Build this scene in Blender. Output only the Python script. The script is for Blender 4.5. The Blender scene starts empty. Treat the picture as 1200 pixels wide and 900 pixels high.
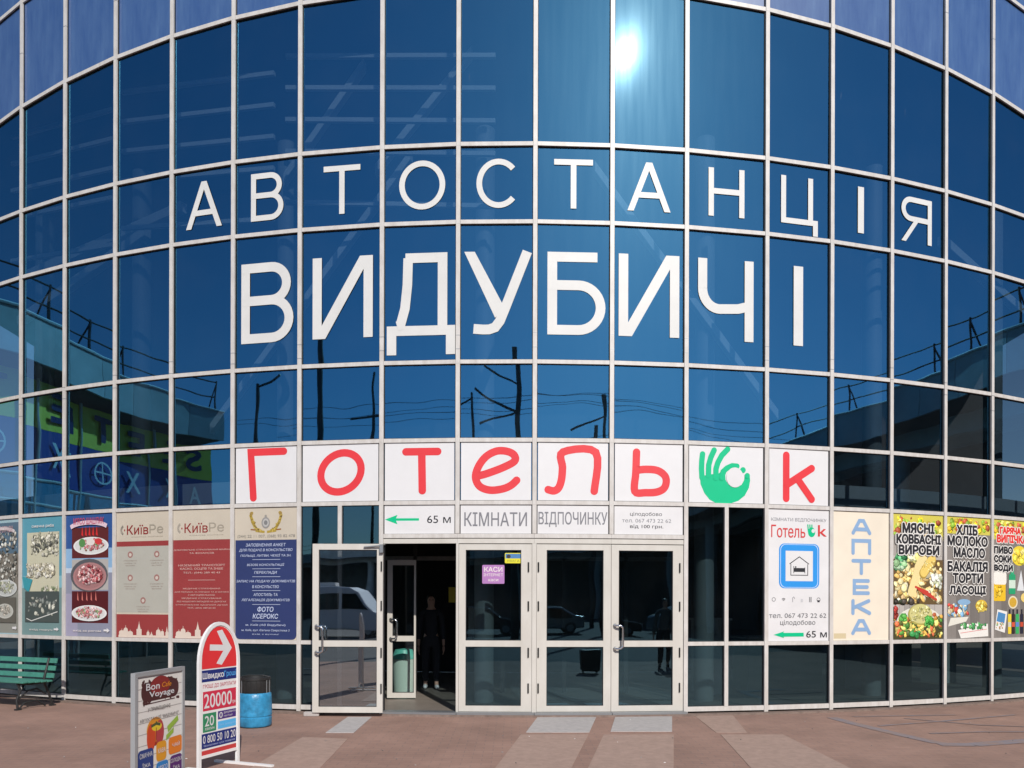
import bpy, bmesh, math, random
from math import sin, cos, pi, radians, atan2, sqrt
from mathutils import Vector, Matrix
from mathutils.geometry import delaunay_2d_cdt
random.seed(7)
S = bpy.context.scene
# ------------------------------------------------------------------ camera, world, sun
F, HOR, EYE, ROLL = 868.0, 706.2, 1.6, 0.0027          # focal length and horizon in photograph pixels (1200 x 900)
cam = bpy.data.cameras.new('camera'); co = bpy.data.objects.new('camera', cam); S.collection.objects.link(co)
co.location = (0, 0, EYE); co.rotation_euler = (radians(90), 0, 0)
co.rotation_euler = (Matrix.Rotation(radians(90), 4, 'X') @ Matrix.Rotation(ROLL, 4, 'Z')).to_euler()
cam.sensor_fit = 'HORIZONTAL'; cam.sensor_width = 36; cam.lens = 36 * F / 1200
cam.shift_y = (HOR - 450) / 1200; cam.clip_start = 0.05; cam.clip_end = 3000
S.camera = co
SUN = Vector((0.2660, -0.7625, 0.5915)).normalized()
w = bpy.data.worlds.new('World'); S.world = w; w.use_nodes = True
nt = w.node_tree; bg = nt.nodes['Background']; sk = nt.nodes.new('ShaderNodeTexSky')
sk.sky_type = 'NISHITA'; sk.sun_disc = False; sk.sun_elevation = math.asin(SUN.z)
sk.sun_rotation = atan2(SUN.x, SUN.y); sk.air_density = 1.0; sk.dust_density = 0.6; sk.ozone_density = 3.0
nt.links.new(sk.outputs[0], bg.inputs[0]); bg.inputs[1].default_value = 0.11
sl = bpy.data.lights.new('sun', 'SUN'); sl.energy = 4.2; sl.angle = radians(0.5); sl.color = (1, .95, .88)
so = bpy.data.objects.new('sun', sl); S.collection.objects.link(so); so.rotation_euler = SUN.to_track_quat('Z', 'Y').to_euler()
S.view_settings.view_transform = 'Standard'; S.view_settings.look = 'None'; S.view_settings.exposure = 0.0; S.view_settings.gamma = 1
S.cycles.max_bounces = 8; S.cycles.transparent_max_bounces = 12; S.cycles.sample_clamp_indirect = 6; S.cycles.caustics_reflective = False; S.cycles.caustics_refractive = False

# ------------------------------------------------------------------ materials
MATS = {}
def lin(r, g, b):
    f = lambda c: (c/255/12.92 if c/255 <= .04045 else ((c/255+.055)/1.055)**2.4)
    return (f(r), f(g), f(b), 1)
def mat(name, col, rough=.6, metal=0, noise=0, nscale=5, bump=0, bscale=40, col2=None, spec=.5, stretch=None):
    m = bpy.data.materials.new(name); m.use_nodes = True; n = m.node_tree; b = n.nodes['Principled BSDF']
    c = tuple(col)+((1,) if len(col) == 3 else ())
    b.inputs['Base Color'].default_value = c; b.inputs['Roughness'].default_value = rough; b.inputs['Metallic'].default_value = metal
    b.inputs['Specular IOR Level'].default_value = spec
    tc = n.nodes.new('ShaderNodeTexCoord'); mp = n.nodes.new('ShaderNodeMapping'); n.links.new(tc.outputs['Object'], mp.inputs[0])
    if stretch: mp.inputs['Scale'].default_value = stretch
    if noise or col2:
        t = n.nodes.new('ShaderNodeTexNoise'); t.inputs['Scale'].default_value = nscale; t.inputs['Detail'].default_value = 8; t.inputs['Roughness'].default_value = .65
        n.links.new(mp.outputs[0], t.inputs[0])
        r = n.nodes.new('ShaderNodeValToRGB'); r.color_ramp.elements[0].position = .3; r.color_ramp.elements[1].position = .72
        k = noise
        r.color_ramp.elements[0].color = (col2 if col2 else tuple(x*(1-k) for x in c[:3])+(1,))
        r.color_ramp.elements[1].color = c if col2 else tuple(min(1, x*(1+k)) for x in c[:3])+(1,)
        n.links.new(t.outputs[0], r.inputs[0]); n.links.new(r.outputs[0], b.inputs['Base Color'])
    if bump:
        t = n.nodes.new('ShaderNodeTexNoise'); t.inputs['Scale'].default_value = bscale; t.inputs['Detail'].default_value = 5
        n.links.new(tc.outputs['Object'], t.inputs[0])
        bu = n.nodes.new('ShaderNodeBump'); bu.inputs['Strength'].default_value = bump; bu.inputs['Distance'].default_value = .01
        n.links.new(t.outputs[0], bu.inputs['Height']); n.links.new(bu.outputs[0], b.inputs['Normal'])
    MATS[name] = m; return m
def glass_mat(name, refl, tint, trans, haze=.03, hr=.3):
    m = bpy.data.materials.new(name); m.use_nodes = True; n = m.node_tree; n.nodes.clear(); L = n.links.new
    out = n.nodes.new('ShaderNodeOutputMaterial')
    g1 = n.nodes.new('ShaderNodeBsdfGlossy'); g1.inputs['Roughness'].default_value = .012; g1.inputs['Color'].default_value = tint
    g2 = n.nodes.new('ShaderNodeBsdfGlossy'); g2.inputs['Roughness'].default_value = hr; g2.inputs['Color'].default_value = (.5, .85, 1, 1)
    g3 = n.nodes.new('ShaderNodeBsdfGlossy'); g3.inputs['Roughness'].default_value = .105; g3.inputs['Color'].default_value = (.5, .85, 1, 1)
    tr = n.nodes.new('ShaderNodeBsdfTransparent'); tr.inputs['Color'].default_value = trans
    fr = n.nodes.new('ShaderNodeLayerWeight'); fr.inputs['Blend'].default_value = .25
    mr = n.nodes.new('ShaderNodeMapRange'); mr.inputs['To Min'].default_value = refl; mr.inputs['To Max'].default_value = refl+.3; L(fr.outputs['Fresnel'], mr.inputs[0])
    mx = n.nodes.new('ShaderNodeMixShader'); L(mr.outputs[0], mx.inputs[0]); L(tr.outputs[0], mx.inputs[1]); L(g1.outputs[0], mx.inputs[2])
    # streaky dust haze; its blue-tinted lobes also imitate glow around the mirrored sun
    tc = n.nodes.new('ShaderNodeTexCoord'); oi = n.nodes.new('ShaderNodeObjectInfo'); mp = n.nodes.new('ShaderNodeMapping')
    va = n.nodes.new('ShaderNodeVectorMath'); va.operation = 'MULTIPLY_ADD'; va.inputs[1].default_value = (1, 1, 1)
    cb = n.nodes.new('ShaderNodeCombineXYZ'); L(oi.outputs['Random'], cb.inputs[0]); L(oi.outputs['Random'], cb.inputs[2])
    sc = n.nodes.new('ShaderNodeVectorMath'); sc.operation = 'SCALE'; sc.inputs['Scale'].default_value = 37; L(cb.outputs[0], sc.inputs[0])
    L(tc.outputs['Object'], va.inputs[0]); L(sc.outputs[0], va.inputs[2]); L(va.outputs[0], mp.inputs[0])
    mp.inputs['Scale'].default_value = (7, 7, .45)
    t = n.nodes.new('ShaderNodeTexNoise'); t.inputs['Scale'].default_value = 1.4; t.inputs['Detail'].default_value = 6; L(mp.outputs[0], t.inputs[0])
    m2 = n.nodes.new('ShaderNodeMapRange'); m2.inputs['From Min'].default_value = .35; m2.inputs['From Max'].default_value = .8
    m2.inputs['To Min'].default_value = haze*.75; m2.inputs['To Max'].default_value = haze*1.4; L(t.outputs[0], m2.inputs[0])
    x2 = n.nodes.new('ShaderNodeMixShader'); x2.inputs[0].default_value = .2; L(g2.outputs[0], x2.inputs[1]); L(g3.outputs[0], x2.inputs[2])
    x3 = n.nodes.new('ShaderNodeMixShader'); L(m2.outputs[0], x3.inputs[0]); L(mx.outputs[0], x3.inputs[1]); L(x2.outputs[0], x3.inputs[2])
    # faint waviness
    t2 = n.nodes.new('ShaderNodeTexNoise'); t2.inputs['Scale'].default_value = 1.1; t2.inputs['Detail'].default_value = 1; L(va.outputs[0], t2.inputs[0])
    bu = n.nodes.new('ShaderNodeBump'); bu.inputs['Strength'].default_value = 1; bu.inputs['Distance'].default_value = .0033; L(t2.outputs[0], bu.inputs['Height']); L(bu.outputs[0], g1.inputs['Normal'])
    # dried drips and scratches
    mp2 = n.nodes.new('ShaderNodeMapping'); mp2.inputs['Scale'].default_value = (26, 26, 1.6); L(va.outputs[0], mp2.inputs[0])
    t4 = n.nodes.new('ShaderNodeTexNoise'); t4.inputs['Scale'].default_value = 1; t4.inputs['Detail'].default_value = 3; L(mp2.outputs[0], t4.inputs[0])
    m4 = n.nodes.new('ShaderNodeMapRange'); m4.inputs['From Min'].default_value = .76; m4.inputs['From Max'].default_value = .84; m4.inputs['To Max'].default_value = .35; L(t4.outputs[0], m4.inputs[0])
    t5 = n.nodes.new('ShaderNodeTexNoise'); t5.inputs['Scale'].default_value = 1.3; t5.inputs['Detail'].default_value = 4; L(va.outputs[0], t5.inputs[0])
    m5 = n.nodes.new('ShaderNodeMapRange'); m5.inputs['From Min'].default_value = .45; m5.inputs['From Max'].default_value = .8; m5.inputs['To Max'].default_value = .006; L(t5.outputs[0], m5.inputs[0])
    ad = n.nodes.new('ShaderNodeMath'); ad.operation = 'ADD'; L(m4.outputs[0], ad.inputs[0]); L(m5.outputs[0], ad.inputs[1])
    df = n.nodes.new('ShaderNodeBsdfDiffuse'); df.inputs[0].default_value = (.5, .52, .52, 1); x6 = n.nodes.new('ShaderNodeMixShader'); L(ad.outputs[0], x6.inputs[0]); L(x3.outputs[0], x6.inputs[1]); L(df.outputs[0], x6.inputs[2])
    L(x6.outputs[0], out.inputs[0]); MATS[name] = m; return m
GL = glass_mat('blue_glass', .45, (.105, .42, .72, 1), (.46, .56, .64, 1), .0048)
GD = glass_mat('dark_glass', .16, (.36, .72, .92, 1), (.36, .45, .47, 1), .004)
m = bpy.data.materials.new('glass_inner'); m.use_nodes = True; n = m.node_tree; n.nodes.clear()
o_ = n.nodes.new('ShaderNodeOutputMaterial'); t_ = n.nodes.new('ShaderNodeBsdfTransparent'); t_.inputs[0].default_value = (.9, .93, .95, 1); n.links.new(t_.outputs[0], o_.inputs[0]); GI = m
FR = mat('white_frame', (.65, .625, .60), .42, noise=.05, nscale=4, col2=(.50, .465, .43, 1), stretch=(3, 3, 1))
GK = mat('rubber_gasket', (.012, .012, .014), .7)
JT = mat('joint_grime', (.30, .20, .15), .8)
DF = mat('door_frame_paint', (.62, .595, .55), .4, noise=.05, nscale=3, col2=(.52, .49, .44, 1), stretch=(1, 1, .4))
SP = mat('faded_blue_panel', (.07, .14, .30), .3, col2=(.03, .08, .235, 1), nscale=2.2, stretch=(3, 3, .5), spec=.7)
GREY = mat('grey_metal', (.30, .31, .32), .4, .6)
CH = mat('chrome', (.75, .75, .76), .18, 1)
CONC = mat('concrete', (.48, .49, .48), .8, noise=.15, nscale=1.5, bump=.2)
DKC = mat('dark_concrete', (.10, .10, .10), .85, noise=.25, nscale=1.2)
YEL = mat('yellow_band', (.86, .68, .04), .5, noise=.06)
NAVY = mat('navy_band', (.02, .035, .24), .5)
BLK = mat('black_paint', (.012, .012, .013), .45)
BLKR = mat('black_cast_iron', (.02, .02, .02), .5, noise=.3, nscale=30, bump=.2)
WHT = mat('white_paint', (.78, .77, .76), .4, noise=.03)
INF = mat('interior_floor', (.20, .17, .145), .5, noise=.15, nscale=3)
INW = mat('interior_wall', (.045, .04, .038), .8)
BEAM = mat('interior_beam', (.55, .55, .53), .5)
GRN = mat('green_bench_paint', (.06, .22, .17), .4, noise=.2, nscale=14, bump=.15)
RUST = mat('weathered_grey', (.22, .21, .2), .6, noise=.2)
PLAST = mat('blue_bin_plastic', (.035, .25, .46), .35, noise=.35, nscale=9, bump=.8, bscale=18)
PLIN = mat('plinth_stone', (.20, .145, .12), .8, noise=.3, nscale=8, bump=.4)
LSL = mat('pale_slab', (.43, .40, .385), .75, noise=.14, nscale=14, bump=.3, bscale=60)
LST = mat('light_paver', (.37, .255, .205), .8, noise=.14, nscale=12, bump=.3, bscale=60)
ASP = mat('asphalt', (.075, .075, .078), .85, noise=.2, nscale=2, bump=.4, bscale=90)
SKIN = mat('skin', (.5, .3, .22), .5); HAIR = mat('dark_hair', (.02, .014, .01), .6)
RED = mat('red_cloth', (.45, .03, .04), .8); DKB = mat('dark_cloth', (.018, .02, .028), .85); JEAN = mat('blue_cloth', (.03, .05, .11), .85)
def print_mat():
    m = bpy.data.materials.new('printed_vinyl'); m.use_nodes = True; n = m.node_tree; b = n.nodes['Principled BSDF']
    a = n.nodes.new('ShaderNodeVertexColor'); a.layer_name = 'Col'
    tc = n.nodes.new('ShaderNodeTexCoord'); t = n.nodes.new('ShaderNodeTexNoise'); t.inputs['Scale'].default_value = 2.5; t.inputs['Detail'].default_value = 6
    n.links.new(tc.outputs['Object'], t.inputs[0])
    mr = n.nodes.new('ShaderNodeMapRange'); mr.inputs['To Min'].default_value = .88; mr.inputs['To Max'].default_value = 1.08; n.links.new(t.outputs[0], mr.inputs[0])
    mx = n.nodes.new('ShaderNodeVectorMath'); mx.operation = 'SCALE'; n.links.new(a.outputs[0], mx.inputs[0]); n.links.new(mr.outputs[0], mx.inputs['Scale'])
    n.links.new(mx.outputs[0], b.inputs['Base Color']); b.inputs['Roughness'].default_value = .42; b.inputs['Specular IOR Level'].default_value = .35
    return m
PR = print_mat()
def paver_mat():
    m = bpy.data.materials.new('brown_pavers'); m.use_nodes = True; n = m.node_tree; b = n.nodes['Principled BSDF']; L = n.links.new
    tc = n.nodes.new('ShaderNodeTexCoord')
    br = n.nodes.new('ShaderNodeTexBrick'); br.inputs['Scale'].default_value = 1; br.inputs['Brick Width'].default_value = .21; br.inputs['Row Height'].default_value = .105
    br.inputs['Mortar Size'].default_value = .006; br.inputs['Color1'].default_value = (.300, .180, .138, 1); br.inputs['Color2'].default_value = (.325, .198, .152, 1); br.inputs['Mortar'].default_value = (.25, .165, .135, 1)
    L(tc.outputs['Object'], br.inputs[0])
    t = n.nodes.new('ShaderNodeTexNoise'); t.inputs['Scale'].default_value = .9; t.inputs['Detail'].default_value = 9; t.inputs['Roughness'].default_value = .7; L(tc.outputs['Object'], t.inputs[0])
    mr = n.nodes.new('ShaderNodeMapRange'); mr.inputs['From Min'].default_value = .3; mr.inputs['From Max'].default_value = .7; mr.inputs['To Min'].default_value = .78; mr.inputs['To Max'].default_value = 1.2; L(t.outputs[0], mr.inputs[0])
    s = n.nodes.new('ShaderNodeVectorMath'); s.operation = 'SCALE'; L(br.outputs[0], s.inputs[0]); L(mr.outputs[0], s.inputs['Scale']); L(s.outputs[0], b.inputs['Base Color'])
    b.inputs['Roughness'].default_value = .8
    bu = n.nodes.new('ShaderNodeBump'); bu.inputs['Strength'].default_value = .4; bu.inputs['Distance'].default_value = .004; bu.invert = True; L(br.outputs['Fac'], bu.inputs['Height']); L(bu.outputs[0], b.inputs['Normal'])
    return m
PAV = paver_mat()

# ------------------------------------------------------------------ helpers
def link(o, parent=None):
    S.collection.objects.link(o)
    if parent: o.parent = parent
    return o
def thing(name, loc, label, cat, group=None, kind=None):
    o = bpy.data.objects.new(name, None); o.location = loc; o.empty_display_size = .1; link(o)
    if label: o['label'] = label; o['category'] = cat
    if group: o['group'] = group
    if kind: o['kind'] = kind
    return o
def origin(p):
    v = Vector((0, 0, 0))
    while p: v += Vector(p.location); p = p.parent
    return v
class MB:                                              # collects shapes, builds one mesh object
    def __init__(s): s.v = []; s.f = []; s.c = []; s.m = []; s.mats = []
    def mi(s, m):
        if m not in s.mats: s.mats.append(m)
        return s.mats.index(m)
    def face(s, pts, m, col=None):
        k = len(s.v); s.v += [Vector(p) for p in pts]; s.f.append(list(range(k, k+len(pts)))); s.m.append(s.mi(m)); s.c.append(col)
    def mesh(s, pts, faces, m, col=None):
        k = len(s.v); s.v += [Vector(p) for p in pts]
        for f in faces: s.f.append([i+k for i in f]); s.m.append(s.mi(m)); s.c.append(col)
    def box(s, o, ex, ey, ez, m, bevel=0):             # corner o, edge vectors
        o, ex, ey, ez = map(Vector, (o, ex, ey, ez))
        pts = [o, o+ex, o+ex+ey, o+ey, o+ez, o+ex+ez, o+ex+ey+ez, o+ey+ez]
        s.mesh(pts, [(0, 3, 2, 1), (4, 5, 6, 7), (0, 1, 5, 4), (1, 2, 6, 5), (2, 3, 7, 6), (3, 0, 4, 7)], m)
    def abox(s, x0, y0, z0, x1, y1, z1, m): s.box((x0, y0, z0), (x1-x0, 0, 0), (0, y1-y0, 0), (0, 0, z1-z0), m)
    def tube(s, pts, r, m, n=8, r2=None, caps=True):
        pts = [Vector(p) for p in pts]; rings = []; N = len(pts); up = None
        for i, p in enumerate(pts):
            d = (pts[min(i+1, N-1)]-pts[max(i-1, 0)]).normalized()
            if up is None: up = Vector((0, 0, 1)) if abs(d.z) < .9 else Vector((1, 0, 0))
            a = d.cross(up).normalized(); b = a.cross(d).normalized(); up = b
            rr = r if r2 is None else r+(r2-r)*i/(N-1)
            rings.append([p+a*rr*cos(2*pi*k/n)+b*rr*sin(2*pi*k/n) for k in range(n)])
        vs = [q for ring in rings for q in ring]; fs = []
        for i in range(N-1):
            for k in range(n): fs.append((i*n+k, i*n+(k+1) % n, (i+1)*n+(k+1) % n, (i+1)*n+k))
        if caps: fs.append(tuple(range(n))[::-1]); fs.append(tuple((N-1)*n+k for k in range(n)))
        s.mesh(vs, fs, m)
    def lathe(s, prof, c, m, n=24):                    # prof [(r,z)]
        vs = [Vector((c[0]+r*cos(2*pi*k/n), c[1]+r*sin(2*pi*k/n), c[2]+z)) for r, z in prof for k in range(n)]; fs = []
        for i in range(len(prof)-1):
            for k in range(n): fs.append((i*n+k, i*n+(k+1) % n, (i+1)*n+(k+1) % n, (i+1)*n+k))
        s.mesh(vs, fs, m)
    def build(s, name, parent=None, loc=None, smooth=False, bevel=0, **props):
        og = origin(parent)
        base = Vector(loc) if loc is not None else (Vector((0, 0, 0)) if not parent else og)
        me = bpy.data.meshes.new(name); me.from_pydata([v-base for v in s.v], [], s.f)
        for m in s.mats: me.materials.append(m)
        me.polygons.foreach_set('material_index', s.m)
        if any(c is not None for c in s.c):
            at = me.color_attributes.new('Col', 'FLOAT_COLOR', 'CORNER')
            buf = []
            for f, c in zip(s.f, s.c): buf += list(c if c is not None else (1, 1, 1, 1))*len(f)
            at.data.foreach_set('color', buf)
        if smooth: me.polygons.foreach_set('use_smooth', [True]*len(me.polygons))
        me.update(); o = bpy.data.objects.new(name, me); o.location = base-og; link(o, parent)
        if smooth:
            es = o.modifiers.new('e', 'EDGE_SPLIT'); es.split_angle = radians(40)
        if bevel:
            b = o.modifiers.new('b', 'BEVEL'); b.width = bevel; b.segments = 2; b.limit_method = 'ANGLE'
        for k, v in props.items(): o[k] = v
        return o
def W3(p, z=0): return Vector((p[0], p[1], z))

# ------------------------------------------------------------------ facade geometry (plan of the drum)
CX, CY, R = .12, 30.96, 20.13
MX = [25, 76, 135, 201, 273, 351, 447, 536, 626, 716, 803, 897, 973, 1043, 1106, 1161]   # where its mullions stand in the photograph
def phi_of(x):
    dx, dy = (x-600)/F, 1.0
    a = dx*dx+dy*dy; b = -2*(dx*CX+dy*CY); q = CX*CX+CY*CY-R*R; t = (-b-sqrt(b*b-4*a*q))/(2*a)
    return atan2(dx*t-CX, CY-dy*t)
PH = [phi_of(x) for x in MX]; ST = 1.11/R; EXT = 5
PH = [PH[0]-ST*k for k in range(EXT, 0, -1)]+PH+[PH[-1]+ST*k for k in range(1, EXT+1)]
PP = [Vector((CX+R*sin(a), CY-R*cos(a), 0)) for a in PH]; NB = len(PP)-1
def bay(i):
    a, b = PP[i], PP[i+1]; e = (b-a).normalized(); n = e.cross(Vector((0, 0, 1))); return a, e, n, (b-a).length
B0 = EXT                                               # bay that starts at the first mullion of MX
class Frame:                                           # a vertical plane: u along it, v up, off outwards
    def __init__(s, a, e, n): s.a, s.e, s.n = Vector(a), Vector(e), Vector(n)
    def __call__(s, u, v, off=0): return s.a+s.e*u+Vector((0, 0, v))+s.n*off
def bf(i): a, e, n, W = bay(i); return Frame(a, e, n), W
def onbay(i, x, y):                                    # photograph pixel on the plane of bay i -> (u, z)
    a, e, n, W = bay(i); y = y-ROLL*(x-600); d = Vector(((x-600)/F, 1, (HOR-y)/F)); t = a.dot(n)/Vector((d.x, d.y, 0)).dot(n)
    p = d*t; return (Vector((p.x, p.y, 0))-a).dot(e), EYE+p.z
def ground(x, y, z=-.06):
    y = y-ROLL*(x-600); t = (EYE-z)*F/(y-HOR); return Vector(((x-600)/F*t, t, z))
ZR = [.03, .998, 3.062, 3.977, 5.121, 7.165, 8.303]     # transom heights
def zcor(p): return 10.57-.283*(p.y-11.07)              # sloping cornice line above the glass

# ------------------------------------------------------------------ flat print
class Print(MB):
    def __init__(s, fr, off=.005, step=.00004): super().__init__(); s.fr = fr; s.off = off; s.step = step; s.k = 0
    def build(s, name, parent=None, **k):
        if name == 'picture' and parent: parent['_top'] = s.lay()
        if name == 'lettering' and parent and '_top' in parent:
            d = s.fr.n*(parent['_top']+.0006-s.off); s.v = [v+d for v in s.v]
        return super().build(name, parent, **k)
    def lay(s): s.k += 1; return s.off+s.k*s.step
    def P(s, pts, col):
        o = s.lay(); s.face([s.fr(u, v, o) for u, v in pts], PR, col)
    def rect(s, u0, v0, u1, v1, col): s.P([(u0, v0), (u1, v0), (u1, v1), (u0, v1)], col)
    def rrect(s, u0, v0, u1, v1, r, col):
        pts = []
        for cx, cy, a in ((u1-r, v0+r, -90), (u1-r, v1-r, 0), (u0+r, v1-r, 90), (u0+r, v0+r, 180)):
            for k in range(6): t = radians(a+k*18); pts.append((cx+r*cos(t), cy+r*sin(t)))
        s.P(pts, col)
    def disc(s, u, v, ru, rv, col, n=24, rot=0):
        s.P([(u+ru*cos(2*pi*k/n)*cos(rot)-rv*sin(2*pi*k/n)*sin(rot), v+ru*cos(2*pi*k/n)*sin(rot)+rv*sin(2*pi*k/n)*cos(rot)) for k in range(n)], col)
    def blob(s, u, v, r, col, rng, n=9, asp=1, rot=None):
        rot = rng.uniform(0, pi) if rot is None else rot; pts = []
        for k in range(n):
            t = 2*pi*k/n; q = r*rng.uniform(.75, 1.15); x, y = q*cos(t), q*sin(t)*asp
            pts.append((u+x*cos(rot)-y*sin(rot), v+x*sin(rot)+y*cos(rot)))
        s.P(pts, col)
    def strip(s, pts, wd, col, closed=False, cap=False):
        pts = [Vector((p[0], p[1])) for p in pts]; N = len(pts); L = []; Rr = []
        for i in range(N):
            if closed: a, b = pts[i-1], pts[(i+1) % N]
            else: a, b = pts[max(i-1, 0)], pts[min(i+1, N-1)]
            d1 = (pts[i]-a); d2 = (b-pts[i])
            if d1.length < 1e-9: d1 = d2
            if d2.length < 1e-9: d2 = d1
            d1.normalize(); d2.normalize(); t = (d1+d2); t = t.normalized() if t.length > 1e-6 else d1
            nn = Vector((-t.y, t.x)); c = max(.35, nn.dot(Vector((-d1.y, d1.x))))
            L.append(pts[i]+nn*wd/2/c); Rr.append(pts[i]-nn*wd/2/c)
        o = s.lay(); vs = []
        for a, b in zip(L, Rr): vs += [s.fr(a.x, a.y, o), s.fr(b.x, b.y, o)]
        fs = [(2*i, 2*i+1, 2*i+3, 2*i+2) for i in range(N-1)]
        if closed: fs.append((2*N-2, 2*N-1, 1, 0))
        s.mesh(vs, fs, PR, col)
        if cap:
            for p in (pts[0], pts[-1]): s.disc(p.x, p.y, wd/2, wd/2, col)
    def text(s, body, u0, v0, u1, v1, col, bold=0., shear=0., keep=False, align='c', grow=0.):
        if bold: grow = max(grow, bold*(v1-v0)*.9)
        if grow:
            for k in range(8 if grow > .008 else 4):
                a_ = 2*pi*k/(8 if grow > .008 else 4)+pi/4; s.text(body, u0+grow*cos(a_), v0+grow*sin(a_), u1+grow*cos(a_), v1+grow*sin(a_), col, 0, shear, keep, align)
        vs, fs, (x0, y0, x1, y1) = glyphs(body, 0, shear)
        sx = (u1-u0)/(x1-x0); sy = (v1-v0)/(y1-y0)
        if keep: sx = min(sx, sy); 
        ww = sx*(x1-x0); uo = u0 if align == 'l' else (u0+u1-ww)/2
        o = s.lay(); s.mesh([s.fr(uo+(x-x0)*sx, v0+(y-y0)*sy, o) for x, y in vs], fs, PR, col)
GC = {}
def glyphs(body, bold, shear):
    key = (body, bold, shear)
    if key in GC: return GC[key]
    c = bpy.data.curves.new('text', 'FONT'); c.body = body; c.shear = shear
    o = bpy.data.objects.new('text', c); S.collection.objects.link(o); bpy.context.view_layer.update()
    cu = o.to_curve(bpy.context.evaluated_depsgraph_get()); R_ = 3; loops = []
    for sp in cu.splines:
        bp_ = sp.bezier_points; pts = []
        for k in range(len(bp_)):
            a, b = bp_[k], bp_[(k+1) % len(bp_)]
            straight = (a.handle_right-a.co).cross(b.co-a.co).length < 1e-7 and (b.handle_left-b.co).cross(b.co-a.co).length < 1e-7
            for q in range(1 if straight else R_):
                t_ = q/R_; m_ = 1-t_; v = a.co*m_**3+a.handle_right*3*m_*m_*t_+b.handle_left*3*m_*t_*t_+b.co*t_**3; pts.append(Vector((v.x, v.y)))
        if len(pts) > 2: loops.append(pts)
    o.to_curve_clear(); bpy.data.objects.remove(o); bpy.data.curves.remove(c)
    # triangulate each cluster of overlapping outlines by the nonzero winding rule
    bb = [(min(p.x for p in l), max(p.x for p in l)) for l in loops]; order = sorted(range(len(loops)), key=lambda k: bb[k][0]); groups = []
    for k in order:
        if groups and bb[k][0] <= groups[-1][1]: groups[-1][0].append(k); groups[-1][1] = max(groups[-1][1], bb[k][1])
        else: groups.append([[k], bb[k][1]])
    vs = []; fs = []
    for g_, _ in groups:
        pv = []; pe = []; L2 = [loops[k] for k in g_]
        for l in L2: n0 = len(pv); pv += l; pe += [(n0+q, n0+(q+1) % len(l)) for q in range(len(l))]
        ov, oe, of, *_r = delaunay_2d_cdt(pv, pe, [], 0, 1e-6); n0 = len(vs); vs += [(v.x, v.y) for v in ov]
        for f in of:
            cx = sum(ov[q].x for q in f)/len(f); cy = sum(ov[q].y for q in f)/len(f); wn = 0
            for l in L2:
                for q in range(len(l)):
                    a, b = l[q], l[(q+1) % len(l)]
                    if (a.y <= cy) != (b.y <= cy):
                        x_ = a.x+(cy-a.y)/(b.y-a.y)*(b.x-a.x)
                        if x_ > cx: wn += 1 if b.y > a.y else -1
            if wn: fs.append(tuple(n0+q for q in f))
    xs = [v[0] for v in vs]; ys = [v[1] for v in vs]
    GC[key] = (vs, fs, (min(xs), min(ys), max(xs), max(ys))); return GC[key]
def arc(cx, cy, rx, ry, a0, a1, n=18): return [(cx+rx*cos(radians(a0+(a1-a0)*k/n)), cy+ry*sin(radians(a0+(a1-a0)*k/n))) for k in range(n+1)]

# ------------------------------------------------------------------ ground
g = MB(); g.face([(-900, -900, -.075), (900, -900, -.075), (900, 900, -.075), (-900, 900, -.075)], ASP); g.build('asphalt_road', kind='structure')
g = MB(); N = 48                                        # pavers from the drum out to the road
g.face([(-26, 1.0, -.06), (26, 1.0, -.06), (26, 30, -.06), (-26, 30, -.06)], PAV)
g.face([(-26, .85, -.075), (26, .85, -.075), (26, 1.0, -.06), (-26, 1.0, -.06)], PAV); g.build('paved_forecourt', kind='structure')
def gquad(pix, m, name, dz=.004, parent=None, th=0, **kw):
    b = MB(); pts = [ground(x, y) for x, y in pix]; top = [p+Vector((0, 0, dz)) for p in pts]
    b.face(top[::-1], m)
    for i in range(len(pts)): j = (i+1) % len(pts); b.face([pts[i], top[i], top[j], pts[j]], m)
    return b.build(name, **kw)
for q in ([(355, 864), (408, 866), (372, 904), (288, 904)], [(611, 861), (690, 861), (668, 904), (578, 904)], [(708, 861), (790, 861), (790, 904), (688, 904)],
          [(845, 861), (918, 861), (1004, 904), (884, 904)]):
    gquad(q, LST, 'paving_band', kind='structure')
gquad([(812, 837), (858, 837), (876, 859), (840, 859)], LST, 'paving_band', kind='structure')
for q, lb in (([(408, 840.5), (436, 840.5), (415, 859), (382, 859)], 'pale worn paving slab in front of the open door'),
              ([(632, 838.5), (700, 838.5), (691, 858.5), (617, 858.5)], 'pale grey paving slab before the double door, left of two'),
              ([(722, 838.5), (788, 838.5), (788, 857.5), (716, 857.5)], 'whitest paving slab before the double door, right of two')):
    gquad(q, LSL, 'paving_slab', .007, label=lb, category='paving slab', group='pale slabs in front of the doors')
# worn blue paint lines
BP = mat('worn_blue_paint', (.21, .20, .235), .8, col2=(.285, .19, .15, 1), nscale=5)
b = MB()
def gline(pix, wd):
    for i in range(len(pix)-1):
        p, q = ground(*pix[i]), ground(*pix[i+1]); d = (q-p).normalized(); n_ = Vector((-d.y, d.x, 0))*wd/2; h = Vector((0, 0, .004+.0002*len(b.f)))
        b.face([p-n_+h, q-n_+h, q+n_+h, p+n_+h], BP)
gline([(975, 841), (1000, 848), (1050, 860), (1100, 871), (1120, 873)], .17); gline([(1100, 872.5), (1140, 873), (1210, 868)], .2)
gline([(1000, 840), (1060, 839), (1120, 838)], .07); gline([(1060, 842), (1150, 850), (1210, 852)], .05); gline([(1030, 851), (1110, 845), (1190, 838)], .06); gline([(1090, 860), (1150, 858), (1205, 858)], .05)
b.build('painted_marking', kind='structure')

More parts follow.
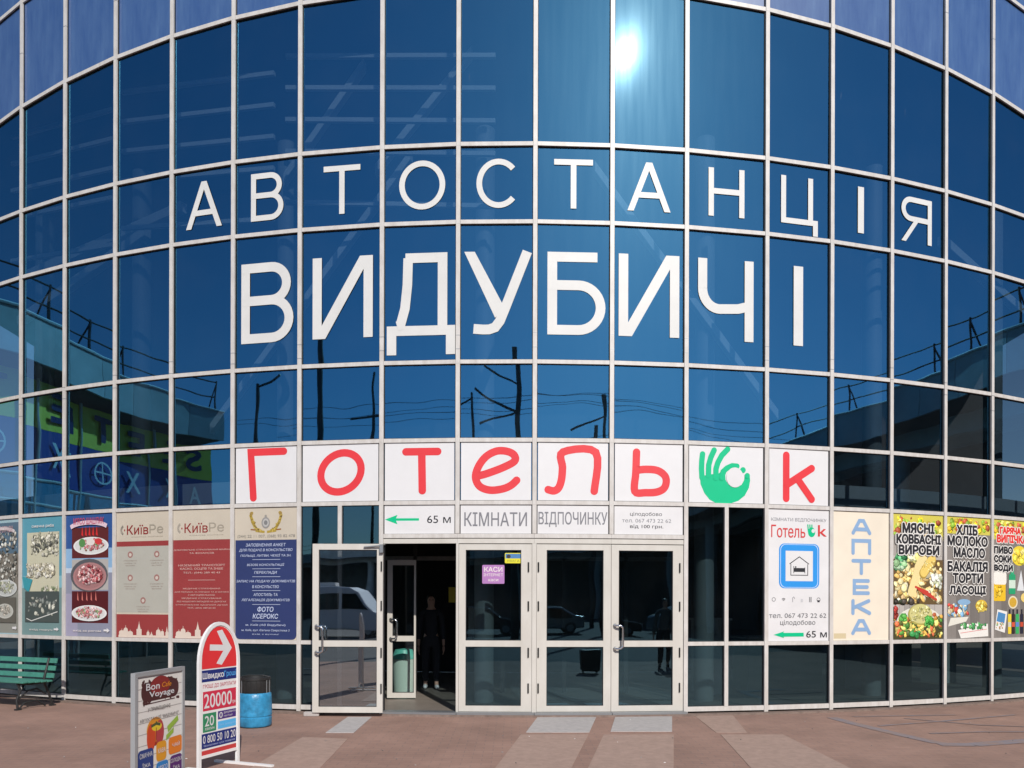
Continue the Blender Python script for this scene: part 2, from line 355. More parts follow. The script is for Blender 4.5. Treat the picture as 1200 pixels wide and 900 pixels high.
# ------------------------------------------------------------------ bus station drum
bs = thing('bus_station', (CX, CY, 0), 'round bus station building clad in dark blue reflective glass with white frames', 'building')
MESHC = {}
def pane_mesh(W, z0l, z1l, z0r, z1r, m, th=.012):
    key = (round(W, 3), round(z1l-z0l, 3), round(z1r-z0r, 3), round(z0r-z0l, 3), m.name)
    if key in MESHC: return MESHC[key]
    h = W/2; a = [(-h, 0), (h, z0r-z0l), (h, z1r-z0l), (-h, z1l-z0l)]
    vs = [(x, 0, z) for x, z in a]+[(x, th, z) for x, z in a]
    me = bpy.data.meshes.new('pane'); me.from_pydata(vs, [], [(0, 1, 2, 3), (7, 6, 5, 4), (4, 5, 1, 0), (5, 6, 2, 1), (6, 7, 3, 2), (7, 4, 0, 3)])
    me.materials.append(m); me.materials.append(GI if m in (GL, GD) else m)
    for i, p in enumerate(me.polygons): p.material_index = 0 if i == 0 else 1
    MESHC[key] = me; return me
def put_pane(name, i, u0, u1, zl0, zl1, zr0, zr1, m, off=-.008, tilt=.12, parent=None):
    fr, W = bf(i); me = pane_mesh(u1-u0, zl0, zl1, zr0, zr1, m)
    o = bpy.data.objects.new(name, me); p = fr((u0+u1)/2, zl0, off)
    o.location = p-Vector(bs.location); a = atan2(fr.e.y, fr.e.x)
    rx = radians(random.uniform(-tilt, tilt)*1.0); rz = radians(random.uniform(-tilt, tilt)*2.0)
    o.rotation_euler = (rx, 0, a+rz); link(o, bs); return o
def zbar(name, i, u0, u1, zc0, zc1, hw, m=FR, off0=-.03, off1=.027, gk=True, parent=bs, fr=None):
    b = MB(); fr_ = fr or bf(i)[0]
    def pr(u0, z0, u1, z1, h, o0, o1, mm):
        A = [fr_(u0, z0-h, o0), fr_(u1, z1-h, o0), fr_(u1, z1+h, o0), fr_(u0, z0+h, o0)]; Bq = [fr_(u0, z0-h, o1), fr_(u1, z1-h, o1), fr_(u1, z1+h, o1), fr_(u0, z0+h, o1)]
        b.mesh(A+Bq, [(0, 1, 2, 3), (7, 6, 5, 4), (4, 5, 1, 0), (5, 6, 2, 1), (6, 7, 3, 2), (7, 4, 0, 3)], mm)
    pr(u0, zc0, u1, zc1, hw, off0, off1, m)
    if gk: pr(u0, zc0, u1, zc1, hw+.010, off0-.002, .006, GK)
    return b.build(name, parent)
D0, D1 = B0+6, B0+9                                     # the four door bays
HEAD = 2.575
topz = lambda i: zcor(PP[i])
# mullions
for i in range(NB+1):
    a = PH[i]; n = Vector((sin(a), -cos(a), 0)); e = Vector((cos(a), sin(a), 0)); p = PP[i]
    zb = HEAD+.034 if D0 < i <= D1 else -.03
    ztop = topz(i)+3.7; hw = .031
    b = MB()
    b.box(p-e*hw-n*.05+Vector((0, 0, zb)), e*2*hw, n*.082, Vector((0, 0, ztop-zb)), FR)
    b.box(p-e*(hw+.010)-n*.052+Vector((0, 0, zb)), e*2*(hw+.010), n*.058, Vector((0, 0, ztop-zb)), GK)
    # the splice joints of the caps
    for zj in ([topz(i)-5.3+random.uniform(-.04, .04), topz(i)-5.1+random.uniform(-.03, .03), topz(i)+.9]):
        if zj > zb+.1: b.box(p-e*(hw+.001)-n*.04+Vector((0, 0, zj)), e*2*(hw+.001), n*.0735, Vector((0, 0, .007)), GREY)
    for zj in ZR[1:]+[topz(i)]:
        if zj > zb+.1 and random.random() < .7:
            q = hw*.8; b.box(p-e*q-n*.04+Vector((0, 0, zj-.03)), e*2*q, n*.0732, Vector((0, 0, .04+random.random()*.03)), MATS['white_frame'] if random.random() < .3 else JR if 'JR' in globals() else FR)
    b.build('mullion', bs)
posters = set(range(B0-1, B0+5)) | set(range(B0+11, B0+16))
hotel = list(range(B0+4, B0+12))
hotel = [B0+4, B0+5, B0+6, B0+7, B0+8, B0+9, B0+10, B0+11]
IN = .033
for i in range(NB):
    fr, W = bf(i); wide = i in (B0+5, B0+10); door = D0 <= i <= D1
    zl, zr_ = topz(i), topz(i+1)
    # transoms
    for k, z in enumerate(ZR):
        if k <= 1 and (door): continue
        hw = .035 if k == 0 else .029
        if wide and k == 1:
            zbar('transom', i, IN, W/2-.032, z, z, hw); zbar('transom', i, W/2+.032, W-IN, z, z, hw)
        else: zbar('transom', i, IN, W-IN, z, z, hw)
    for dz in (0, 1.8, 3.6): zbar('transom', i, IN, W-IN, zl+dz, zr_+dz, .03)
    # panes
    rows = [(ZR[k], ZR[k+1]) for k in range(6)]
    for k, (z0, z1) in enumerate(rows):
        if door and k < 2: continue
        if k == 1 and i in posters: pass
        mm = GD if k < 2 else GL
        if wide and k < 2:
            put_pane('glass_pane', i, .02, W/2, z0, z1, z0, z1, mm); put_pane('glass_pane', i, W/2, W-.02, z0, z1, z0, z1, mm)
        else: put_pane('glass_pane', i, .01, W-.01, z0, z1, z0, z1, mm)
    t = 0.0 if i == B0+9 else .12
    put_pane('glass_pane', i, .01, W-.01, ZR[6], zl, ZR[6], zr_, GL, tilt=t)
    put_pane('spandrel_panel', i, .01, W-.01, zl, zl+1.8, zr_, zr_+1.8, SP); put_pane('spandrel_panel', i, .01, W-.01, zl+1.8, zl+3.6, zr_+1.8, zr_+3.6, SP)
    if wide:
        b = MB(); b.box(fr(W/2-.03, .06, -.05), fr.e*.06, fr.n*.08, Vector((0, 0, ZR[2]-.06-.029)), FR)
        b.box(fr(W/2-.04, .06, -.052), fr.e*.08, fr.n*.058, Vector((0, 0, ZR[2]-.06-.029)), GK); b.build('mullion', bs)
    # plinth
    b = MB(); o0 = .14
    b.box(fr(-.01, -.09, -.3), fr.e*(W+.02), fr.n*(.3+o0), Vector((0, 0, .058 if not door else .062)), PLIN)
    b.build('plinth_stone', bs)
# interior
b = MB(); n_ = 40
b.face([(CX+(R-.08)*cos(2*pi*k/n_), CY+(R-.08)*sin(2*pi*k/n_), -.005) for k in range(n_)], INF); b.build('interior_floor', bs)
b = MB()
for k in range(n_):
    a0, a1 = -pi+pi*k/n_, -pi+pi*(k+1)/n_
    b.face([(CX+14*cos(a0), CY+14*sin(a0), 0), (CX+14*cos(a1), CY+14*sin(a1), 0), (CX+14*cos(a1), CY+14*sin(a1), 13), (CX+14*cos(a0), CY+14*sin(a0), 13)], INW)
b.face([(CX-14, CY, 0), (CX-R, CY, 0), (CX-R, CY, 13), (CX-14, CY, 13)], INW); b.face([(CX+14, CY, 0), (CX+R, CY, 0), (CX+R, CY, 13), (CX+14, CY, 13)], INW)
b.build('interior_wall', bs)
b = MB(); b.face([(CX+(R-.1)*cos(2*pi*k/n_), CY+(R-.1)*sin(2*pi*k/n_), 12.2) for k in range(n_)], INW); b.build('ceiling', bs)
b = MB()
ringf = lambda r, z: [Vector((CX+r*sin(a), CY-r*cos(a), z)) for a in PH]
A, Bq, Cc, Dd = ringf(R-.9, 3.25), ringf(14, 3.25), ringf(R-.9, 3.6), ringf(14, 3.6)
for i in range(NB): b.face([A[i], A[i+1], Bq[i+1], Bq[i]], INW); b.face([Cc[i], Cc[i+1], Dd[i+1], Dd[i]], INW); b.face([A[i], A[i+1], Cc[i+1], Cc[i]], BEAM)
b.build('mezzanine_slab', bs)
def chord(a0, a1, r, z0, z1, t, name='roof_purlin', m=BEAM):
    p, q = Vector((CX+r*sin(a0), CY-r*cos(a0), z0)), Vector((CX+r*sin(a1), CY-r*cos(a1), z1)); b = MB(); d = (q-p); n_ = Vector((d.y, -d.x, 0)).normalized()
    b.box(p-n_*t/2, d, n_*t, Vector((0, 0, t*1.2)), m); b.build(name, bs)
for (a0, a1) in ((-.50, -.36), (-.35, -.20), (-.19, -.02)):
    for z in (7.75, 8.55, 9.05, 9.55, 10.05):
        chord(a0, a1, R-.5, z+.12, z-.12, .055)
for a0, a1, z0, z1 in ((-.27, -.09, 4.4, 8.6), (-.12, -.04, 8.4, 10.2), (.06, .22, 8.4, 4.6), (-.52, -.34, 6.9, 7.9), (-.52, -.3, 7.7, 8.2), (.4, .62, 8.0, 6.8), (-.20, -.13, 8.4, 10.1)):
    chord(a0, a1, R-.85, z0, z1, .13, 'roof_brace')
for a0 in (-.36, -.205, -.03, .16, .33, .5, -.5):
    b = MB(); b.tube([(CX+(R-1.1)*sin(a0), CY-(R-1.1)*cos(a0), 0), (CX+(R-1.1)*sin(a0), CY-(R-1.1)*cos(a0), 9.2)], .16, MATS.get('column_paint') or mat('column_paint', (.24, .25, .25), .6), 14); b.build('column', bs, smooth=True)

for a0, dr, w_, h_, hue in ((.19, 1.8, .5, 1.3, 1), (.28, 2.2, 1.6, .95, 0), (.36, 1.6, .35, 1.6, 1), (.42, 2.4, 1.8, 1.0, 0), (.50, 1.9, .4, 1.5, 1), (-.30, 2.0, 1.6, 1.0, 0), (-.40, 1.7, .5, 1.4, 1), (-.5, 2.2, 1.4, 1.0, 0)):
    e_ = Vector((cos(a0), sin(a0), 0)); n2 = Vector((sin(a0), -cos(a0), 0)); p0 = Vector((CX, CY, 0))+n2*(R-dr)
    b = MB(); b.box(p0-e_*w_/2-n2*.5, e_*w_, n2*.5, Vector((0, 0, h_)), BEAM if hue else MATS['rack_green'] if 'rack_green' in MATS else mat('rack_green', (.20, .24, .17), .6)); b.box(p0-e_*(w_/2+.03)-n2*.53+Vector((0, 0, h_)), e_*(w_+.06), n2*.56, Vector((0, 0, .035)), BEAM); b.build('counter', bs)
# door bays: jambs, header, leaves
for i in range(D0, D1+1):
    fr, W = bf(i)
    zbar('header_rail', i, IN if i == D0 else .0005, W-IN if i == D1 else W-.0005, HEAD, HEAD, .03)
    zbar('header_rail', i, IN if i == D0 else .0005, W-IN if i == D1 else W-.0005, HEAD-.075, HEAD-.075, .034, DF, -.03, .018, gk=False)
    b = MB(); b.box(fr(.0, -.03, -.08), fr.e*W, fr.n*.2, Vector((0, 0, .032)), GREY); b.build('door_threshold', bs)
for i, hw in ((D0+1, .018), (D0+2, .032), (D0+3, .008)):
    a = PH[i]; n = Vector((sin(a), -cos(a), 0)); e = Vector((cos(a), sin(a), 0)); b = MB()
    b.box(PP[i]-e*hw-n*.05+Vector((0, 0, 0)), e*2*hw, n*(.068 if i != D0+3 else .03), Vector((0, 0, HEAD-.11)), DF); b.build('door_jamb', bs)
def d_handle(fr, u, z0, z1, off, parent, su=1):
    b = MB(); o2 = off+.07
    pts = [fr(u, z1, off), fr(u, z1, o2-.03), fr(u+.03*su, z1, o2-.006), fr(u+.075*su, z1-.004, o2), fr(u+.105*su, z1-.03, o2), fr(u+.108*su, z1-.07, o2), fr(u+.108*su, z0+.07, o2), fr(u+.105*su, z0+.03, o2), fr(u+.075*su, z0+.004, o2), fr(u+.03*su, z0, o2-.006), fr(u, z0, o2-.03), fr(u, z0, off)]
    b.tube(pts, .0155, CH, 10)
    for z in (z0, z1): b.tube([fr(u, z, off), fr(u, z, off+.012)], .026, CH, 12)
    return b.build('handle', parent, smooth=True)
def leaf(fr, u0, u1, z0, z1, parent, hinge=None, handle=None, off0=-.035, off1=.012, stl=.1, str_=.1, gm=GD, name='door', hz=(.88, 1.28), label=None):
    b = MB(); m = DF
    def bx(ua, za, ub, zb, o0=off0, o1=off1, mm=m): b.box(fr(ua, za, o0), fr.e*(ub-ua), fr.n*(o1-o0), Vector((0, 0, zb-za)), mm)
    bx(u0, z0, u0+stl, z1); bx(u1-str_, z0, u1, z1)
    for za, zb in ((z0, z0+.085), (.955, 1.045), (z1-.085, z1)): bx(u0+stl, za, u1-str_, zb, off0, off1-.001)
    for za, zb in ((z0+.085, .955), (1.045, z1-.085)):          # glazing beads
        g_ = .009
        bx(u0+stl, za, u0+stl+g_, zb, off0, off1-.012, GK); bx(u1-str_-g_, za, u1-str_, zb, off0, off1-.012, GK)
        bx(u0+stl+g_, za, u1-str_-g_, za+g_, off0, off1-.012, GK); bx(u0+stl+g_, zb-g_, u1-str_-g_, zb, off0, off1-.012, GK)
    d = b.build(name, parent, loc=fr(u0, z0, 0))
    if label: d['label'] = label
    for za, zb in ((z0+.085, .955), (1.045, z1-.085)):
        b = MB(); o = (off0+off1)/2+.0
        A = [fr(u0+stl, za, o), fr(u1-str_, za, o), fr(u1-str_, zb, o), fr(u0+stl, zb, o)]; C2 = [p-fr.n*.012 for p in A]
        b.mesh(A+C2, [(0, 1, 2, 3)], gm); b.mesh(A+C2, [(7, 6, 5, 4), (4, 5, 1, 0), (5, 6, 2, 1), (6, 7, 3, 2), (7, 4, 0, 3)], GI)
        b.build('door_glass', d)
    if hinge is not None:
        for zc in (.35, .87, 1.55, 2.12):
            b = MB(); b.tube([fr(hinge, zc-.07, off1+.008), fr(hinge, zc+.07, off1+.008)], .011, BLK, 8); b.build('hinge', d, smooth=True)
    if handle is not None: d_handle(fr, handle, hz[0], hz[1], off1, d)
    return d
DT = 2.455
f7, W7 = bf(D0+1); leaf(f7, .022, W7-.036, .006, DT, bs, hinge=W7-.085, stl=.10, str_=.155, label='single closed door leaf with purple and yellow stickers')
f8, W8 = bf(D0+2); leaf(f8, .036, W8-.003, .006, DT, bs, hinge=.06, stl=.145, str_=.11)
f9, W9 = bf(D0+3); leaf(f9, .003, W9-.036, .006, DT, bs, hinge=W9-.09, handle=.055, stl=.11, str_=.155, hz=(.93, 1.27), label='closed right leaf with pull handle')
# open leaf folded back beside the doorway
fo = Frame(Vector((-2.89, 10.74, 0)), Vector((1.02, -.012, 0)).normalized(), Vector((-.012, -1.02, 0)).normalized())
CG = glass_mat('clear_door_glass', .5, (.8, .9, .95, 1), (.3, .33, .36, 1), .008)
leaf(fo, 0, 1.02, .0, DT-.01, bs, hinge=1.0, handle=.06, stl=.09, str_=.085, gm=CG, hz=(.87, 1.25), label='open door leaf folded back against the facade')
b = MB(); b.tube([fo(.75, DT-.06, .03), fo(1.0, DT-.04, .05), Vector((-1.88, 10.95, DT+.0))], .012, GREY, 8); b.box(fo(.98, DT-.14, .014), fo.e*.05, fo.n*.05, Vector((0, 0, .12)), GREY); b.build('door_closer', bs)
# inner vestibule leaf and dark screens behind the doorway
fi = Frame(Vector((-2.06, 12.25, 0)), Vector((1, .03, 0)).normalized(), Vector((.03, -1, 0)).normalized())
IG = glass_mat('clear_inner_glass', .08, (.8, .9, .95, 1), (.80, .86, .84, 1), .004)
leaf(fi, 0, .47, .02, 2.3, bs, handle=.06, stl=.085, str_=.03, gm=IG, hz=(1.0, 1.32), label='inner vestibule door leaf standing open')
b = MB()
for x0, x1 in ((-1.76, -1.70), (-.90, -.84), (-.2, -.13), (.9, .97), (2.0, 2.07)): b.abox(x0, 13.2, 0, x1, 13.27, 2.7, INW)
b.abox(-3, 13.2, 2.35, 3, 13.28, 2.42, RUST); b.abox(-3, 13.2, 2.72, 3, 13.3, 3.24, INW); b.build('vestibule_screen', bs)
b = MB(); b.abox(-.86, 14.6, .9, -.5, 14.62, 1.5, WHT); b.abox(-1.25, 14.6, 1.6, -1.05, 14.62, 1.9, MATS['yellow_band']); b.build('notice_board', bs)
# ------------------------------------------------------------------ station name letters
CREAM = (.66, .65, .63, 1)
def glyph(p, ch, U0, V0, W, H, t, col):
    X = lambda x, y: (U0+x, V0+y); h = t/2
    def st(pts, **k): p.strip([X(*q) for q in pts], t, col, **k)
    def po(pts): p.P([X(*q) for q in pts], col)
    if ch == 'І': po([(0, 0), (W, 0), (W, H), (0, H)])
    elif ch == 'Н': st([(h, 0), (h, H)]); st([(W-h, 0), (W-h, H)]); st([(t, H*.52), (W-t, H*.52)])
    elif ch == 'Т': st([(0, H-h), (W, H-h)]); st([(W/2, 0), (W/2, H-t)])
    elif ch == 'О': p.strip([X(*q) for q in arc(W/2, H/2, W/2-h, H/2-h, 0, 351, 39)], t, col, closed=True)
    elif ch == 'С': st(arc(W*.52, H/2, W*.52-h, H/2-h, 42, 318, 34))
    elif ch == 'А':
        k = t*1.12; po([(0, 0), (k, 0), (W/2+k/2, H), (W/2-k/2, H)]); po([(W, 0), (W-k, 0), (W/2-k/2, H), (W/2+k/2, H)]); st([(W*.2, H*.33), (W*.8, H*.33)])
    elif ch == 'Ц': st([(h, H), (h, 0)]); hb = W-t; st([(hb-h, H), (hb-h, 0)]); st([(0, h), (W, h)]); st([(W-h, h), (W-h, -H*.22)])
    elif ch == 'Я':
        r = (H*.54)/2-h; m_ = H-2*r-t+h
        st([(W-h, 0), (W-h, H)]); st([(W, H-h)]+arc(h+r, H-h-r, r, r, 90, 270, 14)+[(W, m_)]); k = t*1.1; po([(0, 0), (k, 0), (W*.52+k/2, m_), (W*.52-k/2, m_)])
    elif ch == 'В':
        m_ = H*.53; rt = (H-h-m_)/2; rb = (m_-h)/2; ct = W-h-rt-.05*W; cb = W-h-rb
        st([(h, 0), (h, H)]); st([(0, H-h)]+arc(ct, (H-h+m_)/2, rt, rt, 90, -90, 16)+[(0, m_)]); st([(0, m_)]+arc(cb, (m_+h)/2, rb, rb, 90, -90, 16)+[(0, h)])
    elif ch == 'И': st([(h, 0), (h, H)]); st([(W-h, 0), (W-h, H)]); k = t*1.2; po([(t*.2, 0), (t*.2+k, 0), (W-t*.2, H), (W-t*.2-k, H)])
    elif ch == 'Д':
        b0 = 0; st([(0, b0+h), (W, b0+h)]); st([(h, b0+h), (h, -H*.235)]); st([(W-h, b0+h), (W-h, -H*.235)]); st([(W*.27, H-h), (W*.88, H-h)]); st([(W*.88-h, H), (W*.88-h, 0)])
        st([(W*.31, H-h), (W*.30, H*.62), (W*.265, H*.33), (W*.20, H*.13), (W*.15, t)])
    elif ch == 'У':
        k = t*1.08; po([(0, H), (k, H), (W*.60, H*.32), (W*.46, H*.20)])
        st([(W-h*.9, H), (W*.60, H*.30), (W*.53, H*.16), (W*.46, H*.085), (W*.37, h*1.02), (W*.28, h), (W*.14, h*1.15)])
    elif ch == 'Б':
        m_ = H*.60; rb = (m_-h)/2; st([(h, 0), (h, H)]); st([(0, H-h), (W*.86, H-h)]); st([(0, m_)]+arc(W-h-rb, (m_+h)/2, rb, rb, 90, -90, 18)+[(0, h)])
    elif ch == 'Ч': st([(W-h, 0), (W-h, H)]); r = H*.22; st([(h, H), (h, H*.63)]+arc(h+r, H*.63, r, H*.245, 180, 270, 10)+[(W*.72, H*.40), (W-h, H*.44)])
def namesign(name, word, spec, z0, z1, t, label):
    t0 = thing(name, (0, 10.8, z0), label, 'sign')
    for ch, (bi, x0, x1) in zip(word, spec):
        fr, W = bf(B0+bi); ym = HOR-(z0+z1)/2*0+0; yy = HOR-F*((z0+z1)/2-EYE)/11.2
        u0, _ = onbay(B0+bi, x0, yy); u1, _ = onbay(B0+bi, x1, yy); p = Print(fr, .003, .0004)
        glyph(p, ch, u0, z0, u1-u0, z1-z0, t, CREAM); p.build('letter', t0)
namesign('station_sign', 'АВТОСТАНЦІЯ', [(3, 217, 259), (4, 293, 331), (5, 378, 421), (6, 466.5, 520.5), (7, 557, 607), (8, 648, 693.5), (9, 734, 784.5), (10, 829, 871), (11, 914, 957), (12, 1004, 1011), (13, 1055, 1090.5)],
         7.375, 8.095, .083, 'thin cream capital letters АВТОСТАНЦІЯ stuck on the blue glass, upper row')
namesign('station_sign', 'ВИДУБИЧІ', [(4, 282, 343), (5, 365.5, 436), (6, 452.5, 533), (7, 543, 622), (8, 640.5, 708.5), (9, 724, 795), (10, 817, 882), (11, 929, 940)],
         5.525, 6.735, .142, 'large cream capital letters ВИДУБИЧІ on the blue glass, lower row')

# ------------------------------------------------------------------ hotel sign on eight white panels
WH = (.70, .69, .695, 1); REDC = (.72, .045, .055, 1); GRC = (.0, .50, .23, 1)
hs = thing('hotel_sign', (0, 10.8, 3.1), 'row of eight white panels reading ГотельOk in red letters with a green hand', 'sign')
def rbox(bi, x0, x1, y0, y1):
    a = onbay(bi, x0, (y0+y1)/2); b_ = onbay(bi, x1, (y0+y1)/2); xm = (x0+x1)/2; c = onbay(bi, xm, y0)[1]; d = onbay(bi, xm, y1)[1]; return a[0], d, b_[0], c
t = .112
HG = {'Г': ([[(.08, 0), (0, 1), (1, 1)]]), 'Т': ([[(0, 1), (1, 1)], [(.5, 1), (.52, 0)]]),
      'е': ([[(.06, .36), (.3, .43), (.68, .58), (.95, .74), (.93, .9), (.75, .99), (.5, .99), (.25, .85), (.07, .6), (0, .33), (.1, .1), (.35, 0), (.65, .03), (.86, .12), (1, .25)]]),
      'Л': ([[(0, .03), (.12, .0), (.22, .08), (.28, .3), (.3, .6), (.31, 1), (1, 1), (.97, 0)]]),
      'Ь': ([[(.05, 1), (.03, .5), (.0, .03), (.35, .0), (.7, .02), (.93, .12), (1, .3), (.93, .45), (.7, .56), (.35, .58), (.05, .55)]]),
      'k': ([[(.05, 1), (.05, 0)], [(1, .72), (.1, .33)], [(.45, .48), (1, 0)]])}
def smooth_path(pts, n=5):
    if len(pts) < 6: return pts
    out = []
    for i in range(len(pts)-1):
        p0, p1, p2, p3 = pts[max(i-1, 0)], pts[i], pts[i+1], pts[min(i+2, len(pts)-1)]
        for k in range(n):
            s_ = k/n; out.append(tuple(.5*((2*p1[j])+(-p0[j]+p2[j])*s_+(2*p0[j]-5*p1[j]+4*p2[j]-p3[j])*s_**2+(-p0[j]+3*p1[j]-3*p2[j]+p3[j])*s_**3) for j in (0, 1)))
    return out+[pts[-1]]
HB = [('Г', 4, 290, 336.5, 525.3, 587.5), ('О', 5, 372, 427, 526.5, 581), ('Т', 6, 471, 517, 525, 579.5), ('е', 7, 552.5, 609.5, 524, 579), ('Л', 8, 637.5, 702, 525.5, 580), ('Ь', 9, 739, 784.5, 526, 582), ('hand', 10, 817.7, 878.5, 523, 590), ('k', 11, 915, 954, 530, 589)]
for ch, bi, x0, x1, y0, y1 in HB:
    fr, W = bf(B0+bi); b = MB(); za, zb = ZR[2]+.033, ZR[3]-.033
    b.box(fr(.05, za+.004, .002), fr.e*(W-.1), fr.n*.008, Vector((0, 0, zb-za-.004)), MATS.get('sign_white') or mat('sign_white', (.70, .69, .695), .35, noise=.02)); pn = b.build('sign_panel', hs)
    u0, v0, u1, v1 = rbox(B0+bi, x0, x1, y0, y1); p = Print(fr, .0108, .0004); h = t/2
    N_ = lambda q: (u0+h+q[0]*(u1-u0-t), v0+h+q[1]*(v1-v0-t))
    if ch == 'О':
        p.strip([((u0+u1)/2+(u1-u0-t)/2*cos(a_)+.05*sin(a_), (v0+v1)/2+(v1-v0-t)/2*sin(a_)) for a_ in [2*pi*k/40 for k in range(40)]], t, REDC, closed=True)
    elif ch == 'hand':
        q = lambda x, y: onbay(B0+bi, 800+x/6.667, 500+y/6.667)
        palm = [(122, 380), (135, 450), (165, 520), (205, 570), (255, 598), (370, 600), (430, 580), (480, 540), (512, 480), (522, 420), (518, 385), (500, 365), (480, 380), (474, 420), (455, 455), (420, 474), (385, 472), (350, 450), (330, 415), (328, 380), (340, 350), (300, 345), (275, 368), (232, 370), (225, 372), (172, 385), (165, 380)]
        pts = [q(*a_) for a_ in palm]
        # palm as a fan of three convex-ish pieces
        p.P([q(*a_) for a_ in [(122, 300), (165, 382), (222, 372), (275, 368), (300, 345), (338, 352), (328, 380), (330, 415), (350, 450), (385, 472), (255, 598), (205, 570), (165, 520), (135, 450)]], GRC)
        p.P([q(*a_) for a_ in [(385, 472), (420, 474), (455, 455), (474, 420), (480, 380), (500, 365), (518, 385), (522, 420), (512, 480), (480, 540), (430, 580), (370, 600), (255, 598)]], GRC)
        for path, wd in (([(150, 215), (144, 270), (142, 330), (146, 400)], 44), ([(240, 185), (215, 240), (198, 300), (196, 380)], 44), ([(345, 178), (300, 225), (270, 280), (255, 330), (254, 400)], 44), ([(418, 310), (380, 307), (340, 325), (310, 352), (300, 400)], 42)):
            p.strip([q(*a_) for a_ in smooth_path(path+[path[-1]]*0, 4)], wd/6.667/78, GRC, cap=True)
        cc = q(465, 340); p.disc(cc[0], cc[1], .043, .043, GRC); cc = q(498, 385); p.disc(cc[0], cc[1], .042, .042, GRC)
        cc = q(402, 398); p.disc(cc[0], cc[1], .135, .15, WH)
    else:
        for path in HG[ch]: p.strip([N_(a_) for a_ in smooth_path(path)], t, REDC, cap=True)
    p.build('emblem' if ch == 'hand' else 'letter', pn)

# small signs over the doors
DK = (.03, .03, .035, 1)
def panel_sign(bi, za, zb, label, ua=.045, ub=None, col=None, name='sign_board', cat='sign', off=.002, group=None):
    fr, W = bf(bi); ub = ub if ub else W-ua; th = thing(name, fr(W/2, za, 0), label, cat, group)
    p = Print(fr, .0); b = MB(); b.box(fr(ua, za, off), fr.e*(ub-ua), fr.n*.006, Vector((0, 0, zb-za)), PR); b.c = [col or WH]*6; b.build('board', th)
    return fr, W, th
za, zb = HEAD+.035, ZR[2]-.034
fr, W, th = panel_sign(D0, za, zb, 'small white sign with green arrow and 65 м above the open doorway')
zm = (za+zb)/2; p = Print(fr, .0085); p.rect(.16, zm-.018, .56, zm+.018, GRC); p.P([(.05, zm), (.24, zm-.07), (.21, zm), (.24, zm+.07)], GRC); p.build('arrow', th)
p = Print(fr, .0085); p.text('65 м', .68, zm-.055, 1.03, zm+.055, DK, .01); p.build('lettering', th)
GT = (.20, .20, .22, 1)
fr, W, th = panel_sign(D0+1, za, zb, 'small white sign reading КІМНАТИ above the stickered door'); p = Print(fr, .0085); p.text('КІМНАТИ', .10, zm-.10, W-.11, zm+.10, GT, .012); p.build('lettering', th)
fr, W, th = panel_sign(D0+2, za, zb, 'small white sign reading ВІДПОЧИНКУ above the double door'); p = Print(fr, .0085); p.text('ВІДПОЧИНКУ', .06, zm-.11, W-.06, zm+.11, GT, .012); p.build('lettering', th)
fr, W, th = panel_sign(D0+3, za, zb, 'small white sign with three lines, цілодобово, phone number and від 100 грн.'); p = Print(fr, .0085)
p.text('цілодобово', .28, zm+.055, .76, zm+.12, DK, .005); p.text('тел. 067 473 22 62', .16, zm-.035, .90, zm+.02, GT, 0); p.text('від 100 грн.', .28, zm-.13, .78, zm-.065, DK, .015); p.build('lettering', th)

# ------------------------------------------------------------------ posters
PZ0, PZ1 = ZR[1]+.031, ZR[2]-.033; PHH = PZ1-PZ0
BEI = (.55, .49, .40, 1); REDP = (.29, .045, .045, 1)
def poster(bi, label, col): return panel_sign(bi, PZ0, PZ1, label, .036, None, col, 'window_poster', 'poster', .0015, 'posters on the lower glass')
V = lambda f: PZ1-f*PHH                                # f = fraction down from the top
def rc(rng, cols, j=.12):
    c = rng.choice(cols); k = 1+rng.uniform(-j, j)*2; return tuple(max(0, min(1, x*k)) for x in c[:3])+(1,)
def dish(p, u, v, ru, rv, cols, rng, n=45, plate=(.75, .75, .74, 1), size=.05, rot=0):
    p.disc(u, v, ru, rv, plate, rot=rot); p.disc(u, v, ru*.9, rv*.86, tuple(x*.86 for x in plate[:3])+(1,), rot=rot)
    for k in range(n):
        a_ = rng.uniform(0, 2*pi); q = sqrt(rng.random())*.74; x, y = ru*q*cos(a_), rv*q*sin(a_)*.9+rv*.12
        morsel(p, u+x*cos(rot)-y*sin(rot), v+x*sin(rot)+y*cos(rot), size*rng.uniform(.3, .9), rc(rng, cols, .2), rng, rng.uniform(.4, 1))
def morsel(p, u, v, r, c, rng, asp):
    rot = rng.uniform(0, pi); p.blob(u+r*.12, v-r*.16, r*1.04, tuple(x*.35 for x in c[:3])+(1,), rng, 8, asp, rot); p.blob(u, v, r*.92, c, rng, 9, asp, rot)
    p.blob(u-r*.18, v+r*.2*asp, r*.45, tuple(min(1, x*1.25+.06) for x in c[:3])+(1,), rng, 6, asp, rot)
def scatter(p, u0, v0, u1, v1, cols, rng, n, s0, s1, asp=(.4, 1)):
    for k in range(n):
        r = rng.uniform(s0, s1); morsel(p, rng.uniform(u0+r, u1-r), rng.uniform(v0+r, v1-r), r, rc(rng, cols, .2), rng, rng.uniform(*asp))
def kiev_head(p, pl, W):
    for k in range(9): p.strip(arc(W*.17, V(.145), .045+.004*k, .05+.0045*k, 110, 250, 8), .003, (.30, .27, .23, 1))
    p.disc(W*.175, V(.145), .012, .016, REDP); pl.text('Київ', W*.22, V(.18), W*.60, V(.105), (.25, .02, .02, 1), .012); pl.text('Ре', W*.62, V(.175), W*.86, V(.105), (.34, .30, .24, 1), .008)
    pl.text('страхова компанія', W*.30, V(.205), W*.85, V(.195), (.38, .34, .28, 1))
